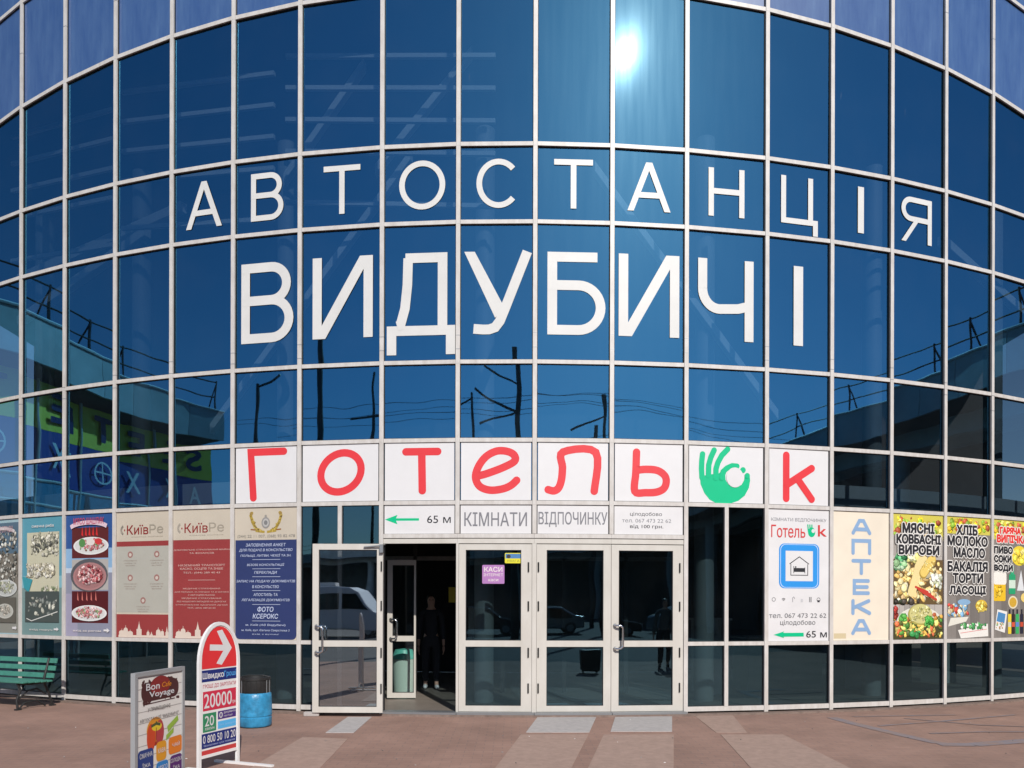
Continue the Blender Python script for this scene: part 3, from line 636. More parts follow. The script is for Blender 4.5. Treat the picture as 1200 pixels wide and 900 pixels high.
def skyline(p, W, x1, col):
    b0 = PZ0+.003
    for cx_, w_, h_, kind in ((.13, .10, .10, 'd'), (.20, .08, .14, 'd'), (.28, .10, .09, 'd'), (.44, .09, .19, 't'), (.60, .05, .09, 'd'), (.66, .05, .07, 't'), (.78, .08, .12, 'd'), (.85, .06, .1, 'd'), (.93, .05, .13, 't')):
        if cx_ > x1: continue
        c = cx_*W; w2 = w_*W/2; p.rect(c-w2, b0, c+w2, b0+h_*.7, col); 
        if kind == 'd': p.disc(c, b0+h_*.75, w2*1.02, h_*.36, col, 12); p.rect(c-.004, b0+h_, c+.004, b0+h_*1.35, col)
        else: p.P([(c-w2*.7, b0+h_*.6), (c+w2*.7, b0+h_*.6), (c+.006, b0+h_*1.15), (c, b0+h_*1.4), (c-.006, b0+h_*1.15)], col)
    p.rect(.07*W, b0, min(x1+.02, .96)*W, b0+.035, col)
WT = (.78, .72, .68, 1)
# 1 leftmost, mostly outside the frame
rng = random.Random(3)
fr, W, th = poster(B0-1, 'grey fish poster cut by the left edge of the picture', (.35, .50, .55, 1)); p = Print(fr, .009, .000012)
p.rect(.05, V(.30), W-.05, V(.03), (.10, .16, .22, 1)); p.rect(.05, V(.99), W-.05, V(.62), (.27, .27, .24, 1)); p.rect(.05, V(.62), W-.05, V(.3), (.2, .18, .15, 1))
scatter(p, .05, V(.66), W-.08, V(.10), [(.5, .5, .45), (.22, .2, .17), (.08, .08, .07), (.62, .62, .56)], rng, 330, .015, .05)
dish(p, W*.62, V(.60), .33, .15, [(.5, .5, .42), (.3, .32, .2)], rng, 50, (.6, .62, .6, 1)); p.rect(W*.4, V(.9), W-.12, V(.68), (.13, .12, .1, 1)); dish(p, W*.6, V(.8), .25, .13, [(.55, .5, .42), (.35, .33, .28)], rng, 30, (.55, .55, .5, 1))
p.build('picture', th); p = Print(fr, .045); p.strip(arc(W*.5, V(.13), .42, .1, 20, 160, 12), .055, (.66, .6, .6, 1)); p.text('СМАЧНІ СТРАВИ', W*.2, V(.115), W*.8, V(.06), (.45, .3, .33, 1), .02)
p.P([(W-.22, V(.955)), (W-.14, V(.955)), (W-.14, V(.965)), (W-.09, V(.945)), (W-.14, V(.925)), (W-.14, V(.935)), (W-.22, V(.935))], WH); p.build('lettering', th)
# 2 turquoise fish poster
fr, W, th = poster(B0, 'turquoise poster with cut fish and pale food pictures, second from the left edge', (.10, .31, .40, 1)); p = Print(fr, .009, .000012)
p.rect(.036, PZ0, W-.036, V(.55), (.17, .27, .27, 1)); p.rect(.036, V(.6), W-.036, V(.5), (.22, .45, .52, 1))
p.rect(.16, V(.66), W-.13, V(.13), (.56, .54, .40, 1)); scatter(p, .25, V(.34), W-.12, V(.12), [(.55, .53, .42), (.3, .3, .22), (.12, .12, .1), (.66, .64, .54), (.45, .43, .33)], rng, 190, .012, .05)
scatter(p, .14, V(.52), W-.2, V(.38), [(.66, .62, .5), (.55, .5, .36), (.7, .68, .6)], rng, 110, .015, .06); scatter(p, .5, V(.64), W-.14, V(.57), [(.3, .35, .2), (.6, .58, .48)], rng, 25, .015, .04)
p.P([(.05, V(.5)), (.32, V(.53)), (.22, V(.64)), (.1, V(.6))], (.05, .30, .36, 1)); p.rect(.13, V(.89), W-.12, V(.63), (.07, .085, .08, 1)); scatter(p, .2, V(.84), W-.15, V(.66), [(.5, .5, .42), (.2, .22, .2), (.1, .1, .1)], rng, 45, .015, .06)
p.strip([(.17, V(.86)), (.3, V(.88)), (W-.15, V(.80))], .014, (.7, .7, .66, 1)); p.build('picture', th)
p = Print(fr, .045); p.text('смачна риба', .3, V(.095), W-.25, V(.065), WT, .01); p.text('вхід поруч', .25, V(.965), W-.28, V(.945), WT, .005); p.P([(W-.24, V(.955)), (W-.17, V(.955)), (W-.17, V(.965)), (W-.12, V(.947)), (W-.17, V(.93)), (W-.17, V(.94)), (W-.24, V(.94))], WH); p.build('lettering', th)
# 3 meat plates
fr, W, th = poster(B0+1, 'blue poster with three plates of raw pink meat', (.03, .09, .28, 1)); p = Print(fr, .009, .000012)
p.rect(.036, V(.45), W-.036, V(.28), (.25, .42, .62, 1)); p.rect(.036, V(.5), W-.036, V(.44), (.5, .58, .68, 1)); p.rect(.036, PZ0, W-.036, V(.48), (.25, .26, .34, 1)); p.rect(.036, PZ0, .3, V(.65), (.33, .31, .42, 1))
MEAT = [(.52, .16, .17), (.62, .27, .27), (.40, .06, .07), (.66, .42, .4)]
p.rect(.17, V(.36), W-.14, V(.11), (.11, .02, .02, 1)); p.rect(.17, V(.62), W-.14, V(.37), (.42, .4, .38, 1)); p.rect(.17, V(.89), W-.14, V(.63), (.09, .012, .015, 1))
for k in range(5): p.P([(W*.34+k*.08, V(.17)), (W*.38+k*.08, V(.18)), (W*.36+k*.08, V(.10))], (.62, .03, .03, 1)); p.P([(W*.26+k*.1, V(.70)), (W*.29+k*.1, V(.71)), (W*.27+k*.1, V(.63))], (.6, .18, .15, 1))
dish(p, W*.53, V(.26), W*.35, .145, MEAT+[(.2, .3, .12)], rng, 90, size=.035); p.disc(W*.36, V(.235), .07, .07, (.10, .26, .08, 1)); p.disc(W*.68, V(.225), .08, .05, (.6, .05, .05, 1)); p.disc(W*.53, V(.23), .09, .055, (.72, .66, .62, 1))
p.disc(W*.5, V(.50), W*.37, .27, (.10, .10, .11, 1)); dish(p, W*.51, V(.51), W*.33, .23, MEAT+[(.7, .5, .5), (.2, .02, .03)], rng, 230, (.4, .2, .2, 1), .045)
dish(p, W*.51, V(.81), W*.35, .13, MEAT+[(.3, .4, .2), (.7, .5, .5)], rng, 130, size=.035); p.build('picture', th)
p = Print(fr, .05); p.strip(arc(W*.5, V(.13), .44, .12, 25, 155, 12), .07, (.72, .55, .62, 1)); p.text("М'ЯСО ШАШЛИК", W*.2, V(.085), W*.8, V(.03), (.45, .07, .12, 1), .02)
p.text('вхід за рогом', W*.2, V(.965), W*.75, V(.945), WT, .01); p.P([(W-.22, V(.955)), (W-.15, V(.955)), (W-.15, V(.968)), (W-.09, V(.948)), (W-.15, V(.928)), (W-.15, V(.94)), (W-.22, V(.94))], WH); p.build('lettering', th)
# 4 insurance poster with icons
fr, W, th = poster(B0+2, 'beige КиївРе poster with five small round icons', BEI); p = Print(fr, .009); pl = Print(fr, .030)
p.rect(.036, V(.275), W-.036, V(.235), REDP); p.rect(.036, V(.80), W-.036, V(.275), (.42, .41, .36, 1)); p.rect(.036, PZ0, W-.036, V(.815), REDP); kiev_head(p, pl, W); skyline(p, W, 1, (.66, .56, .48, 1))
for cx_, cy_ in ((.28, .34), (.75, .34), (.28, .525), (.75, .525), (.51, .705)):
    p.disc(cx_*W, V(cy_), .052, .052, (.33, .17, .15, 1), 18); p.disc(cx_*W, V(cy_)-.003, .03, .03, (.56, .5, .44, 1), 6)
    for k in range(3): pl.text(('страхування', 'майна та', 'вантажів')[k], cx_*W-.13+.02*k, V(cy_+.055+.018*k), cx_*W+.13-.02*k, V(cy_+.045+.018*k), (.36, .29, .25, 1))
p.build('picture', th); pl.build('lettering', th)
# 5 red insurance poster
fr, W, th = poster(B0+3, 'red КиївРе poster with beige header and lines of small text', REDP); p = Print(fr, .009); pl = Print(fr, .030)
p.rect(.036, V(.235), W-.036, PZ1, BEI); kiev_head(p, pl, W); skyline(p, W, .56, (.66, .56, .48, 1))
c_ = (.66, .42, .38, 1)
for y_, s_, a_, h_ in ((.32, 'ДОБРОВІЛЬНЕ СТРАХУВАННЯ МАЙНА', .04, .016), (.345, 'ТА ФІНАНСІВ', .3, .014), (.44, 'НАЗЕМНИЙ ТРАНСПОРТ', .12, .02), (.47, 'КАСКО, ОСЦПВ ТА ІНШЕ', .15, .02), (.50, 'ТЕЛ.: (044) 289 40 43', .2, .018), (.62, 'МЕДИЧНЕ СТРАХУВАННЯ', .2, .013), (.645, 'ДЛЯ ПОЇЗДОК ЗА КОРДОН ТА В УКРАЇНІ', .06, .013), (.67, 'З АВТОЦИВІЛЬНОЮ', .28, .013), (.695, 'МЕДИЧНЕ СТРАХУВАННЯ', .18, .013), (.72, 'ВІД НЕЩАСНИХ ВИПАДКІВ НА ДОРОГАХ', .1, .013), (.745, 'СТРАХУВАННЯ ЗДОРОВ\'Я ДІТЕЙ', .08, .013), (.77, 'ТЕЛ.: (044) 289 02 02', .27, .013)):
    pl.text(s_, a_*W, V(y_), (1-a_)*W, V(y_-h_), c_, .01)
p.rect(W*.28, V(.548), W*.72, V(.545), c_); p.build('picture', th); pl.build('lettering', th)
# 6 blue document service poster
fr, W, th = poster(B0+4, 'navy blue poster with golden crest reading ФОТО КСЕРОКС', BEI); p = Print(fr, .009); pl = Print(fr, .030)
NV = (.028, .042, .135, 1); p.rrect(.045, PZ0+.004, W-.045, V(.5), .07, NV); p.rect(.045, V(.7), W-.045, V(.245), NV)
GO = (.40, .28, .05, 1)
for s_ in (-1, 1):
    p.strip([(W/2+s_*.09, V(.175)), (W/2+s_*.16, V(.16)), (W/2+s_*.22, V(.11)), (W/2+s_*.25, V(.06)), (W/2+s_*.23, V(.04))], .045, GO, cap=True); p.strip([(W/2+s_*.15, V(.17)), (W/2+s_*.25, V(.165))], .02, (.28, .12, .03, 1)); p.strip([(W/2+s_*.02, V(.185)), (W/2+s_*.17, V(.175))], .035, GO)
    p.disc(W/2+s_*.24, V(.045), .028, .028, (.33, .22, .06, 1), 10)
[p.blob(W/2+s_*(.09+.16*q_+rng.uniform(-.02, .02)), V(.175-.12*q_*q_+rng.uniform(-.012, .012)), rng.uniform(.008, .022), rc(rng, [(.42, .30, .05), (.25, .17, .04), (.55, .42, .12), (.12, .08, .03)]), rng, asp=.6) for s_ in (-1, 1) for q_ in [k/34 for k in range(35)]]
p.disc(W/2, V(.115), .07, .085, (.28, .27, .26, 1)); p.disc(W/2, V(.115), .05, .062, (.45, .44, .42, 1)); p.disc(W/2, V(.115), .03, .036, (.2, .2, .2, 1)); p.disc(W/2, V(.065), .02, .02, (.3, .28, .25, 1))
pl.text('(044) 22 11 007, (068) 93 82 478', .08, V(.232), W-.07, V(.205), (.3, .28, .25, 1), 0)
c_ = (.50, .56, .74, 1)
for y_, s_, a_, h_, bo in ((.295, 'ЗАПОВНЕННЯ АНКЕТ', .2, .024, .01), (.335, 'ДЛЯ ПОДАЧІ В КОНСУЛЬСТВО', .1, .024, .01), (.375, 'ПОЛЬЩІ, ЛИТВИ, ЧЕХІЇ ТА ІН.', .12, .024, .01), (.445, 'ВІЗОВІ КОНСУЛЬТАЦІЇ', .22, .024, .01), (.505, 'ПЕРЕКЛАДИ', .33, .024, .01), (.57, 'ЗАПИС НА ПОДАЧУ ДОКУМЕНТІВ', .06, .022, .01), (.61, 'В КОНСУЛЬСТВО', .3, .022, .01), (.67, 'АПОСТИЛЬ ТА', .32, .022, .01), (.712, 'ЛЕГАЛІЗАЦІЯ ДОКУМЕНТІВ', .14, .022, .01), (.79, 'ФОТО', .38, .04, .025), (.84, 'КСЕРОКС', .31, .036, .025), (.90, 'м. Київ (АВ Видубичі)', .2, .02, .005), (.94, 'м. Київ, вул. Євгена Сверстюка 2', .14, .02, .005), (.965, 'вхід з вулиці', .3, .012, 0)):
    pl.text(s_, a_*W, V(y_), (1-a_)*W, V(y_-h_), c_, bo, .15)
for y_ in (.395, .465, .525, .63, .735, .86): p.rect(W*.3, V(y_), W*.72, V(y_-.003), c_)
p.build('picture', th); pl.build('lettering', th)
# 7 hotel poster
fr, W, th = poster(B0+11, 'white ГотельOk poster with blue roadside hotel symbol and green arrow', WH); p = Print(fr, .009); pl = Print(fr, .030)
BL = (.03, .28, .72, 1); pl.text('КІМНАТИ ВІДПОЧИНКУ', .08*W, V(.095), .93*W, V(.065), (.3, .3, .32, 1)); pl.text('Готель', .08*W, V(.215), .60*W, V(.12), (.62, .05, .05, 1), .006); pl.text('k', .80*W, V(.20), .93*W, V(.115), (.62, .05, .05, 1), .02)
p.disc(.70*W, V(.17), .062, .075, GRC)
for k in range(3): p.strip([(.65*W+k*.03, V(.165)), (.64*W+k*.035, V(.115))], .02, GRC, cap=True)
p.disc(.725*W, V(.16), .03, .03, WH)
p.rrect(.20*W, V(.60), .82*W, V(.26), .09, BL); p.rrect(.22*W, V(.594), .80*W, V(.266), .08, (.6, .7, .85, 1)); p.rrect(.227*W, V(.591), .793*W, V(.269), .08, BL); p.rect(.30*W, V(.545), .72*W, V(.315), WH)
p.strip([(.36*W, V(.415)), (.51*W, V(.36)), (.66*W, V(.415))], .014, DK); p.strip([(.38*W, V(.415)), (.38*W, V(.50)), (.64*W, V(.50)), (.64*W, V(.415))], .012, DK); p.rect(.42*W, V(.475), .60*W, V(.445), DK); p.rect(.42*W, V(.485), .43*W, V(.43), DK); p.rect(.59*W, V(.485), .60*W, V(.44), DK); p.disc(.455*W, V(.438), .013, .013, DK)
for k, cx_ in enumerate((.12, .27, .41, .55, .68, .81)):
    if k in (0, 5): p.strip(arc(cx_*W, V(.685), .028, .028, 0, 345, 16), .006, DK, closed=True)
    if k == 1: [p.strip(arc(cx_*W, V(.70), .014*j, .016*j, 45, 135, 6), .007, DK) for j in (1, 2, 3)]
    if k == 2: p.strip([(cx_*W, V(.705)), (cx_*W, V(.67)), (cx_*W+.02, V(.665)), (cx_*W+.035, V(.68))], .007, GT)
    if k == 3: p.rect(cx_*W-.015, V(.705), cx_*W+.02, V(.68), (.55, .55, .57, 1))
    if k == 4: p.strip([(cx_*W-.012, V(.705)), (cx_*W-.012, V(.665))], .008, DK); p.strip([(cx_*W+.014, V(.705)), (cx_*W+.014, V(.665))], .012, DK)
    if k == 5: p.rect(cx_*W-.02, V(.705), cx_*W+.02, V(.69), DK)
pl.text('тел. 067 473 22 62', .05*W, V(.825), .93*W, V(.79), (.16, .16, .17, 1)); pl.text('цілодобово', .22*W, V(.885), .76*W, V(.84), (.16, .16, .17, 1)); pl.text('65 м', .62*W, V(.975), .94*W, V(.925), DK, .01)
p.rect(.24*W, V(.967), .58*W, V(.938), GRC); p.P([(.12*W, V(.952)), (.28*W, V(.977)), (.25*W, V(.952)), (.28*W, V(.927))], GRC); p.build('picture', th); pl.build('lettering', th)
# 8 pharmacy poster
fr, W, th = poster(B0+12, 'cream poster with six pale blue letters АПТЕКА running down', (.78, .70, .575, 1))
AB = (.25, .39, .60, 1)
for k, ch in enumerate('АПТЕКА'):
    p = Print(fr, .009, .0004); v1 = V(.055+.156*k); v0 = v1-.125*PHH; u0, u1 = .34*W, .67*W; hh = v1-v0; ww = u1-u0; s_ = .06; X = lambda x, y: (u0+s_/2+x*(ww-s_), v0+s_/2+y*(hh-s_))
    pth = {'А': [[(0, 0), (.38, 1), (.62, 1), (1, 0)], [(.2, .3), (.8, .3)]], 'П': [[(0, 0), (0, 1), (1, 1), (1, 0)]], 'Т': [[(0, 1), (1, 1)], [(.5, 1), (.5, 0)]], 'Е': [[(.92, 1), (.08, 1), (.08, 0), (.92, 0)], [(.1, .5), (.85, .5)]], 'К': [[(0, 0), (0, 1)], [(.95, 1), (.05, .45)], [(.25, .55), (1, 0)]]}[ch]
    for q in pth: p.strip([X(*a_) for a_ in q], s_, AB, cap=True)
    p.build('letter', th)
p = Print(fr, .009); p.rect(.06, V(.985), .28, V(.945), (.62, .52, .33, 1)); p.build('sticker', th)
# 9-11 grocery posters
def fruittop(p, W, rng, low): 
    p.rect(.036, V(low), W-.036, V(.0), (.62, .55, .10, 1)); scatter(p, .04, V(low), W-.04, V(.0), [(.80, .66, .03), (.70, .45, .04), (.30, .50, .05), (.85, .78, .2), (.55, .12, .05)], rng, 70, .02, .07, (.7, 1))
def otext(pl, s, u0, v0, u1, v1, col=DK, halo=(.80, .78, .74, 1)): pl.text(s, u0, v0, u1, v1, halo, grow=.027); pl.text(s, u0, v0, u1, v1, col, grow=.0115)
def wood(p, W, v0, v1, rng, c=(.22, .20, .185)):
    x = .036
    while x < W-.04:
        x2 = min(x+rng.uniform(.1, .16), W-.036); k = rng.uniform(.8, 1.15); p.rect(x, v0, x2-.006, v1, tuple(q*k for q in c)+(1,)); x = x2
fr, W, th = poster(B0+13, "grocery poster МЯСНІ КОВБАСНІ ВИРОБИ over sausages and vegetables", (.20, .18, .17, 1)); p = Print(fr, .009, .000012); pl = Print(fr, .034)
wood(p, W, PZ0, V(.12), rng, (.42, .39, .36)); fruittop(p, W, rng, .2); wood(p, W, V(.33), V(.17), rng, (.42, .39, .36))
YS = [(.80, .62, .22), (.78, .55, .25), (.82, .72, .38), (.62, .40, .12)]
p.rect(.036, V(.72), W-.036, V(.36), (.14, .09, .04, 1)); scatter(p, .036, V(.72), W-.036, V(.36), YS+[(.75, .7, .5), (.35, .2, .06)], rng, 130, .03, .08); scatter(p, .04, V(.46), .34, V(.29), [(.12, .42, .18), (.35, .60, .3), (.5, .7, .45), (.05, .28, .1)], rng, 45, .03, .08); scatter(p, .3, V(.40), .62, V(.29), [(.75, .72, .25), (.8, .8, .5)], rng, 18, .04, .08)
p.strip([(.42, V(.62)), (.50, V(.52)), (.56, V(.42)), (.66, V(.345))], .16, (.80, .66, .32, 1), cap=True); p.strip([(.66, V(.47)), (.84, V(.36))], .17, (.42, .28, .06, 1), cap=True); p.strip([(.67, V(.462)), (.84, V(.355))], .15, (.78, .58, .16, 1), cap=True)
scatter(p, .62, V(.46), .92, V(.36), [(.62, .42, .1), (.84, .7, .3)], rng, 30, .008, .02); scatter(p, .8, V(.60), W-.04, V(.46), [(.7, .72, .6), (.5, .55, .35), (.8, .8, .72)], rng, 25, .03, .06)
for k in range(4): p.strip([(.5+k*.05, V(.58+.015*k)), (.75+k*.06, V(.62+.02*k))], .035, (.55, .06, .04, 1), cap=True)
p.disc(W*.5, V(.66), .55, .03, (.65, .64, .58, 1)) if False else None
scatter(p, .04, V(.72), W*.55, V(.67), [(.03, .04, .02), (.06, .05, .04)], rng, 14, .03, .06)
p.disc(W*.52, V(.86), W*.42, .24, (.72, .70, .62, 1)); p.rect(.05, V(.995), W-.05, V(.86), (.07, .07, .03, 1)); scatter(p, .04, V(.99), W-.04, V(.78), [(.75, .4, .08), (.8, .55, .12), (.12, .35, .06), (.65, .16, .06), (.8, .7, .2), (.1, .12, .03)], rng, 150, .02, .06)
p.disc(W*.53, V(.80), .25, .17, (.42, .38, .10, 1)); p.disc(W*.54, V(.795), .23, .155, (.60, .56, .24, 1)); scatter(p, W*.53-.2, V(.86), W*.53+.22, V(.73), [(.5, .48, .16), (.35, .34, .1), (.7, .68, .36)], rng, 60, .01, .03)
scatter(p, .14, V(.86), .32, V(.78), [(.08, .38, .06), (.14, .5, .1)], rng, 12, .03, .06); scatter(p, .66, V(.90), .9, V(.80), [(.06, .32, .05), (.14, .48, .1)], rng, 16, .03, .07); scatter(p, .36, V(1.), .6, V(.92), [(.05, .3, .08)], rng, 8, .03, .06); scatter(p, .036, V(.84), .14, V(.70), [(.5, .05, .04), (.25, .03, .02)], rng, 14, .02, .05)
p.build('picture', th)
otext(pl, 'МЯСНІ', .20*W, V(.15), .78*W, V(.075)); otext(pl, 'КОВБАСНІ', .09*W, V(.235), .90*W, V(.165)); otext(pl, 'ВИРОБИ', .13*W, V(.32), .87*W, V(.25)); pl.build('lettering', th)
fr, W, th = poster(B0+14, 'grocery poster ХЛІБ МОЛОКО МАСЛО БАКАЛІЯ ТОРТИ ЛАСОЩІ on grey boards', (.28, .26, .24, 1)); p = Print(fr, .009, .000012); pl = Print(fr, .034)
wood(p, W, PZ0, V(.1), rng); fruittop(p, W, rng, .14)
scatter(p, .05, V(.83), .58, V(.70), [(.55, .07, .05), (.7, .5, .2), (.2, .4, .6), (.8, .7, .5)], rng, 50, .03, .07); p.P([(.08, V(.9)), (.5, V(.86)), (.56, V(.82)), (.14, V(.83))], (.72, .70, .62, 1)); p.disc(.45, V(.70), .15, .05, (.25, .42, .62, 1)); p.disc(.78*W, V(.73), .14, .10, (.70, .48, .06, 1)); scatter(p, .66*W, V(.79), .92*W, V(.68), [(.75, .55, .08), (.5, .3, .04), (.85, .72, .2)], rng, 26, .015, .04)
p.P([(.28*W, V(.93)), (.92*W, V(.88)), (.93*W, V(.985)), (.34*W, V(.998))], (.78, .76, .72, 1)); scatter(p, .30*W, V(.93), .9*W, V(.86), [(.04, .25, .08), (.1, .4, .12), (.7, .7, .62)], rng, 45, .02, .05); p.strip([(.33*W, V(.955)), (.9*W, V(.925))], .008, (.7, .15, .15, 1)); p.build('picture', th)
for s_, a_, b_, y_ in (('ХЛІБ', .25, .68, .145), ('МОЛОКО', .06, .90, .235), ('МАСЛО', .19, .84, .33), ('БАКАЛІЯ', .06, .90, .445), ('ТОРТИ', .17, .80, .54), ('ЛАСОЩІ', .10, .86, .645)): otext(pl, s_, a_*W, V(y_), b_*W, V(y_-.075))
pl.build('lettering', th)
fr, W, th = poster(B0+15, 'grocery poster ГАРЯЧА ВИПІЧКА ПИВО СОКИ ВОДИ cut by the right edge', (.28, .26, .24, 1)); p = Print(fr, .009, .000012); pl = Print(fr, .034)
wood(p, W, PZ0, V(.1), rng); fruittop(p, W, rng, .17)
p.disc(.68*W, V(.30), .22, .17, (.80, .62, .05, 1)); scatter(p, .5*W, V(.38), .96*W, V(.22), [(.85, .68, .08), (.7, .5, .05), (.85, .75, .25)], rng, 30, .03, .08)
p.rrect(.05*W, V(.69), .34*W, V(.5), .03, (.78, .50, .03, 1)); p.rrect(.05*W, V(.55), .36*W, V(.44), .05, (.82, .80, .74, 1)); scatter(p, .07*W, V(.68), .32*W, V(.54), [(.85, .6, .08), (.7, .42, .02)], rng, 16, .02, .05)
p.rrect(.42*W, V(.63), .58*W, V(.46), .02, (.03, .35, .16, 1)); p.rect(.46*W, V(.46), .54*W, V(.39), (.04, .4, .2, 1)); p.rect(.42*W, V(.58), .58*W, V(.51), (.6, .72, .62, 1)); p.P([(.62*W, V(.6)), (.8*W, V(.6)), (.72*W, V(.42))], (.68, .70, .72, 1))
p.disc(.52*W, V(.70), .13, .11, (.75, .68, .5, 1)); p.disc(.52*W, V(.70), .10, .085, (.62, .38, .05, 1)); p.disc(.85*W, V(.66), .15, .09, (.78, .6, .2, 1))
p.P([(.08*W, V(.93)), (.32*W, V(.96)), (.38*W, V(.78)), (.14*W, V(.76))], (.78, .77, .74, 1)); p.P([(.12*W, V(.86)), (.31*W, V(.88)), (.34*W, V(.80)), (.16*W, V(.78))], (.08, .25, .5, 1)); scatter(p, .1*W, V(.93), .32*W, V(.86), [(.2, .4, .15), (.6, .3, .1)], rng, 12, .01, .03)
for k, (a_, c) in enumerate(((.44, (.8, .6, .05, 1)), (.53, (.04, .03, .03, 1)), (.63, (.05, .4, .12, 1)), (.74, (.03, .03, .05, 1)), (.84, (.6, .5, .06, 1)))): p.rrect(a_*W-.045, V(.97), a_*W+.045, V(.80), .015, c); p.rect(a_*W-.02, V(.80), a_*W+.02, V(.76), (.03, .03, .04, 1)); p.rect(a_*W-.04, V(.91), a_*W+.04, V(.87), rc(rng, [(.7, .1, .05), (.7, .7, .6), (.1, .2, .5)]))
p.build('picture', th)
otext(pl, 'ГАРЯЧА', .2*W, V(.115), .70*W, V(.065), (.72, .05, .04, 1)); otext(pl, 'ВИПІЧКА', .13*W, V(.19), .86*W, V(.13), (.72, .05, .04, 1))
for s_, b_, y_ in (('ПИВО', .50, .285), ('СОКИ', .47, .36), ('ВОДИ', .50, .44)): otext(pl, s_, .06*W, V(y_), b_*W, V(y_-.055))
pl.build('lettering', th)
# stickers on the single door
def sticker(bi, x0, x1, y0, y1, col, lab):
    fr, W = bf(bi); u0, v0, u1, v1 = rbox(bi, x0, x1, y0, y1); th = thing('door_sticker', fr(u0, v0, 0), lab, 'sticker', 'stickers on the closed single door')
    p = Print(fr, -.008); p.rrect(u0, v0, u1, v1, .015, col); p.build('sheet', th); return fr, u0, v0, u1, v1, th
fr, u0, v0, u1, v1, th = sticker(D0+1, 565, 591, 662, 684, (.42, .20, .46, 1), 'purple КАСИ sticker on the dark door glass')
p = Print(fr, -.0075); p.text('КАСИ', u0+.03, v1-.10, u1-.03, v1-.03, WT, .02); p.text('ІНТЕРНЕТ', u0+.02, v0+.11, u1-.02, v0+.15, WT, .01); p.text('каси', u0+.09, v0+.035, u1-.09, v0+.07, WT, .01); p.build('lettering', th)
fr, u0, v0, u1, v1, th = sticker(D0+1, 591.5, 611, 648, 660, (.72, .66, .04, 1), 'small yellow and blue sticker in the corner of the door glass')
p = Print(fr, -.0075); p.rect(u0+.01, v0+.07, u1-.01, v1-.012, (.08, .22, .45, 1)); p.disc(u0+.055, v1-.05, .03, .028, (.05, .04, .04, 1)); p.text('УВАГА', u0+.03, v0+.02, u1-.03, v0+.05, (.25, .3, .05, 1), .01); p.build('lettering', th)

# ------------------------------------------------------------------ arched pavement sign
def board_frame(L, Rr): d = Vector((Rr[0]-L[0], Rr[1]-L[1], 0)); W_ = d.length; e = d.normalized(); return Frame(Vector((L[0], L[1], -.06)), e, e.cross(Vector((0, 0, 1)))), W_
fa, WA = board_frame((-3.035, 7.16), (-2.838, 7.70)); HA = 1.46
asg = thing('pavement_sign', fa(WA/2, 0, 0), 'white framed arched sign with red arrow and 20000 standing left of the doors', 'pavement sign')
def arch(u0, u1, v0, v1, n=16):
    r = (u1-u0)/2; ry = min(.40, r*1.45); return [(u0, v0), (u1, v0)]+[((u0+u1)/2+r*cos(pi*k/n), v1-ry+ry*sin(pi*k/n)) for k in range(n+1)]
b = MB(); o = arch(0, WA, .0, HA); i_ = arch(.035, WA-.035, .16, HA-.035)
o2 = [(0, .0)]+o[2:][::-1]+[(WA, .0)]; r_in = [(.035, .0)]+i_[2:][::-1]+[(WA-.035, .0)]
for k in range(len(o2)-1):
    q = [o2[k], o2[k+1], r_in[k+1], r_in[k]]; A = [fa(u, v, .014) for u, v in q]; Bq = [fa(u, v, -.014) for u, v in q]
    b.mesh(A+Bq, [(0, 1, 2, 3), (7, 6, 5, 4), (0, 4, 5, 1), (1, 5, 6, 2), (2, 6, 7, 3), (3, 7, 4, 0)], WHT)
b.box(fa(.035, .13, -.012), fa.e*(WA-.07), fa.n*.024, Vector((0, 0, .03)), WHT); b.build('frame', asg)
b = MB(); pts = arch(.035, WA-.035, .16, HA-.035); b.face([fa(u, v, .006) for u, v in pts], WHT); b.face([fa(u, v, -.006) for u, v in pts][::-1], WHT); b.build('board', asg)
p = Print(fa, .0075); W = WA; RD = (.72, .035, .04, 1); NVY = (.012, .025, .17, 1)
HV = lambda f: HA-.035-f*(HA-.035-.16)
pts = [q for q in arch(.045, W-.045, HV(.335), HA-.045)]; p.P(pts, RD)
p.strip([(.15, HV(.17)), (W-.15, HV(.185))], .06, WH); p.P([(W*.43, HV(.045)), (W*.56, HV(.035)), (W*.80, HV(.185)), (W*.55, HV(.315)), (W*.42, HV(.30)), (W*.62, HV(.185))], WH)
p.rect(.045, HV(.435), W-.045, HV(.345), NVY); p.rect(.06, HV(.66), W-.05, HV(.51), (.60, .03, .07, 1)); p.rect(.06, HV(.825), W*.42, HV(.68), (.03, .24, .11, 1)); p.rect(W*.46, HV(.745), W-.05, HV(.68), (.07, .03, .20, 1)); p.rect(W*.46, HV(.82), W-.05, HV(.76), (.10, .45, .80, 1)); p.rect(.045, HV(.95), W-.045, HV(.835), NVY); p.rect(.045, HV(1), W-.045, HV(.965), (.55, .05, .05, 1)); p.build('picture', asg)
p = Print(fa, .0095); p.text('Швидко', .055, HV(.42), W*.60, HV(.365), WH, .03); p.text('Гроші', W*.61, HV(.42), W-.055, HV(.365), (.1, .42, .85, 1), .01); p.text('ГРОШІ ДО ЗАРПЛАТИ', .06, HV(.49), W-.055, HV(.455), (.50, .04, .09, 1), .005); p.text('20000', .075, HV(.64), W*.80, HV(.53), WH, .015); p.text('грн', W*.81, HV(.64), W-.06, HV(.61), WH, .01)
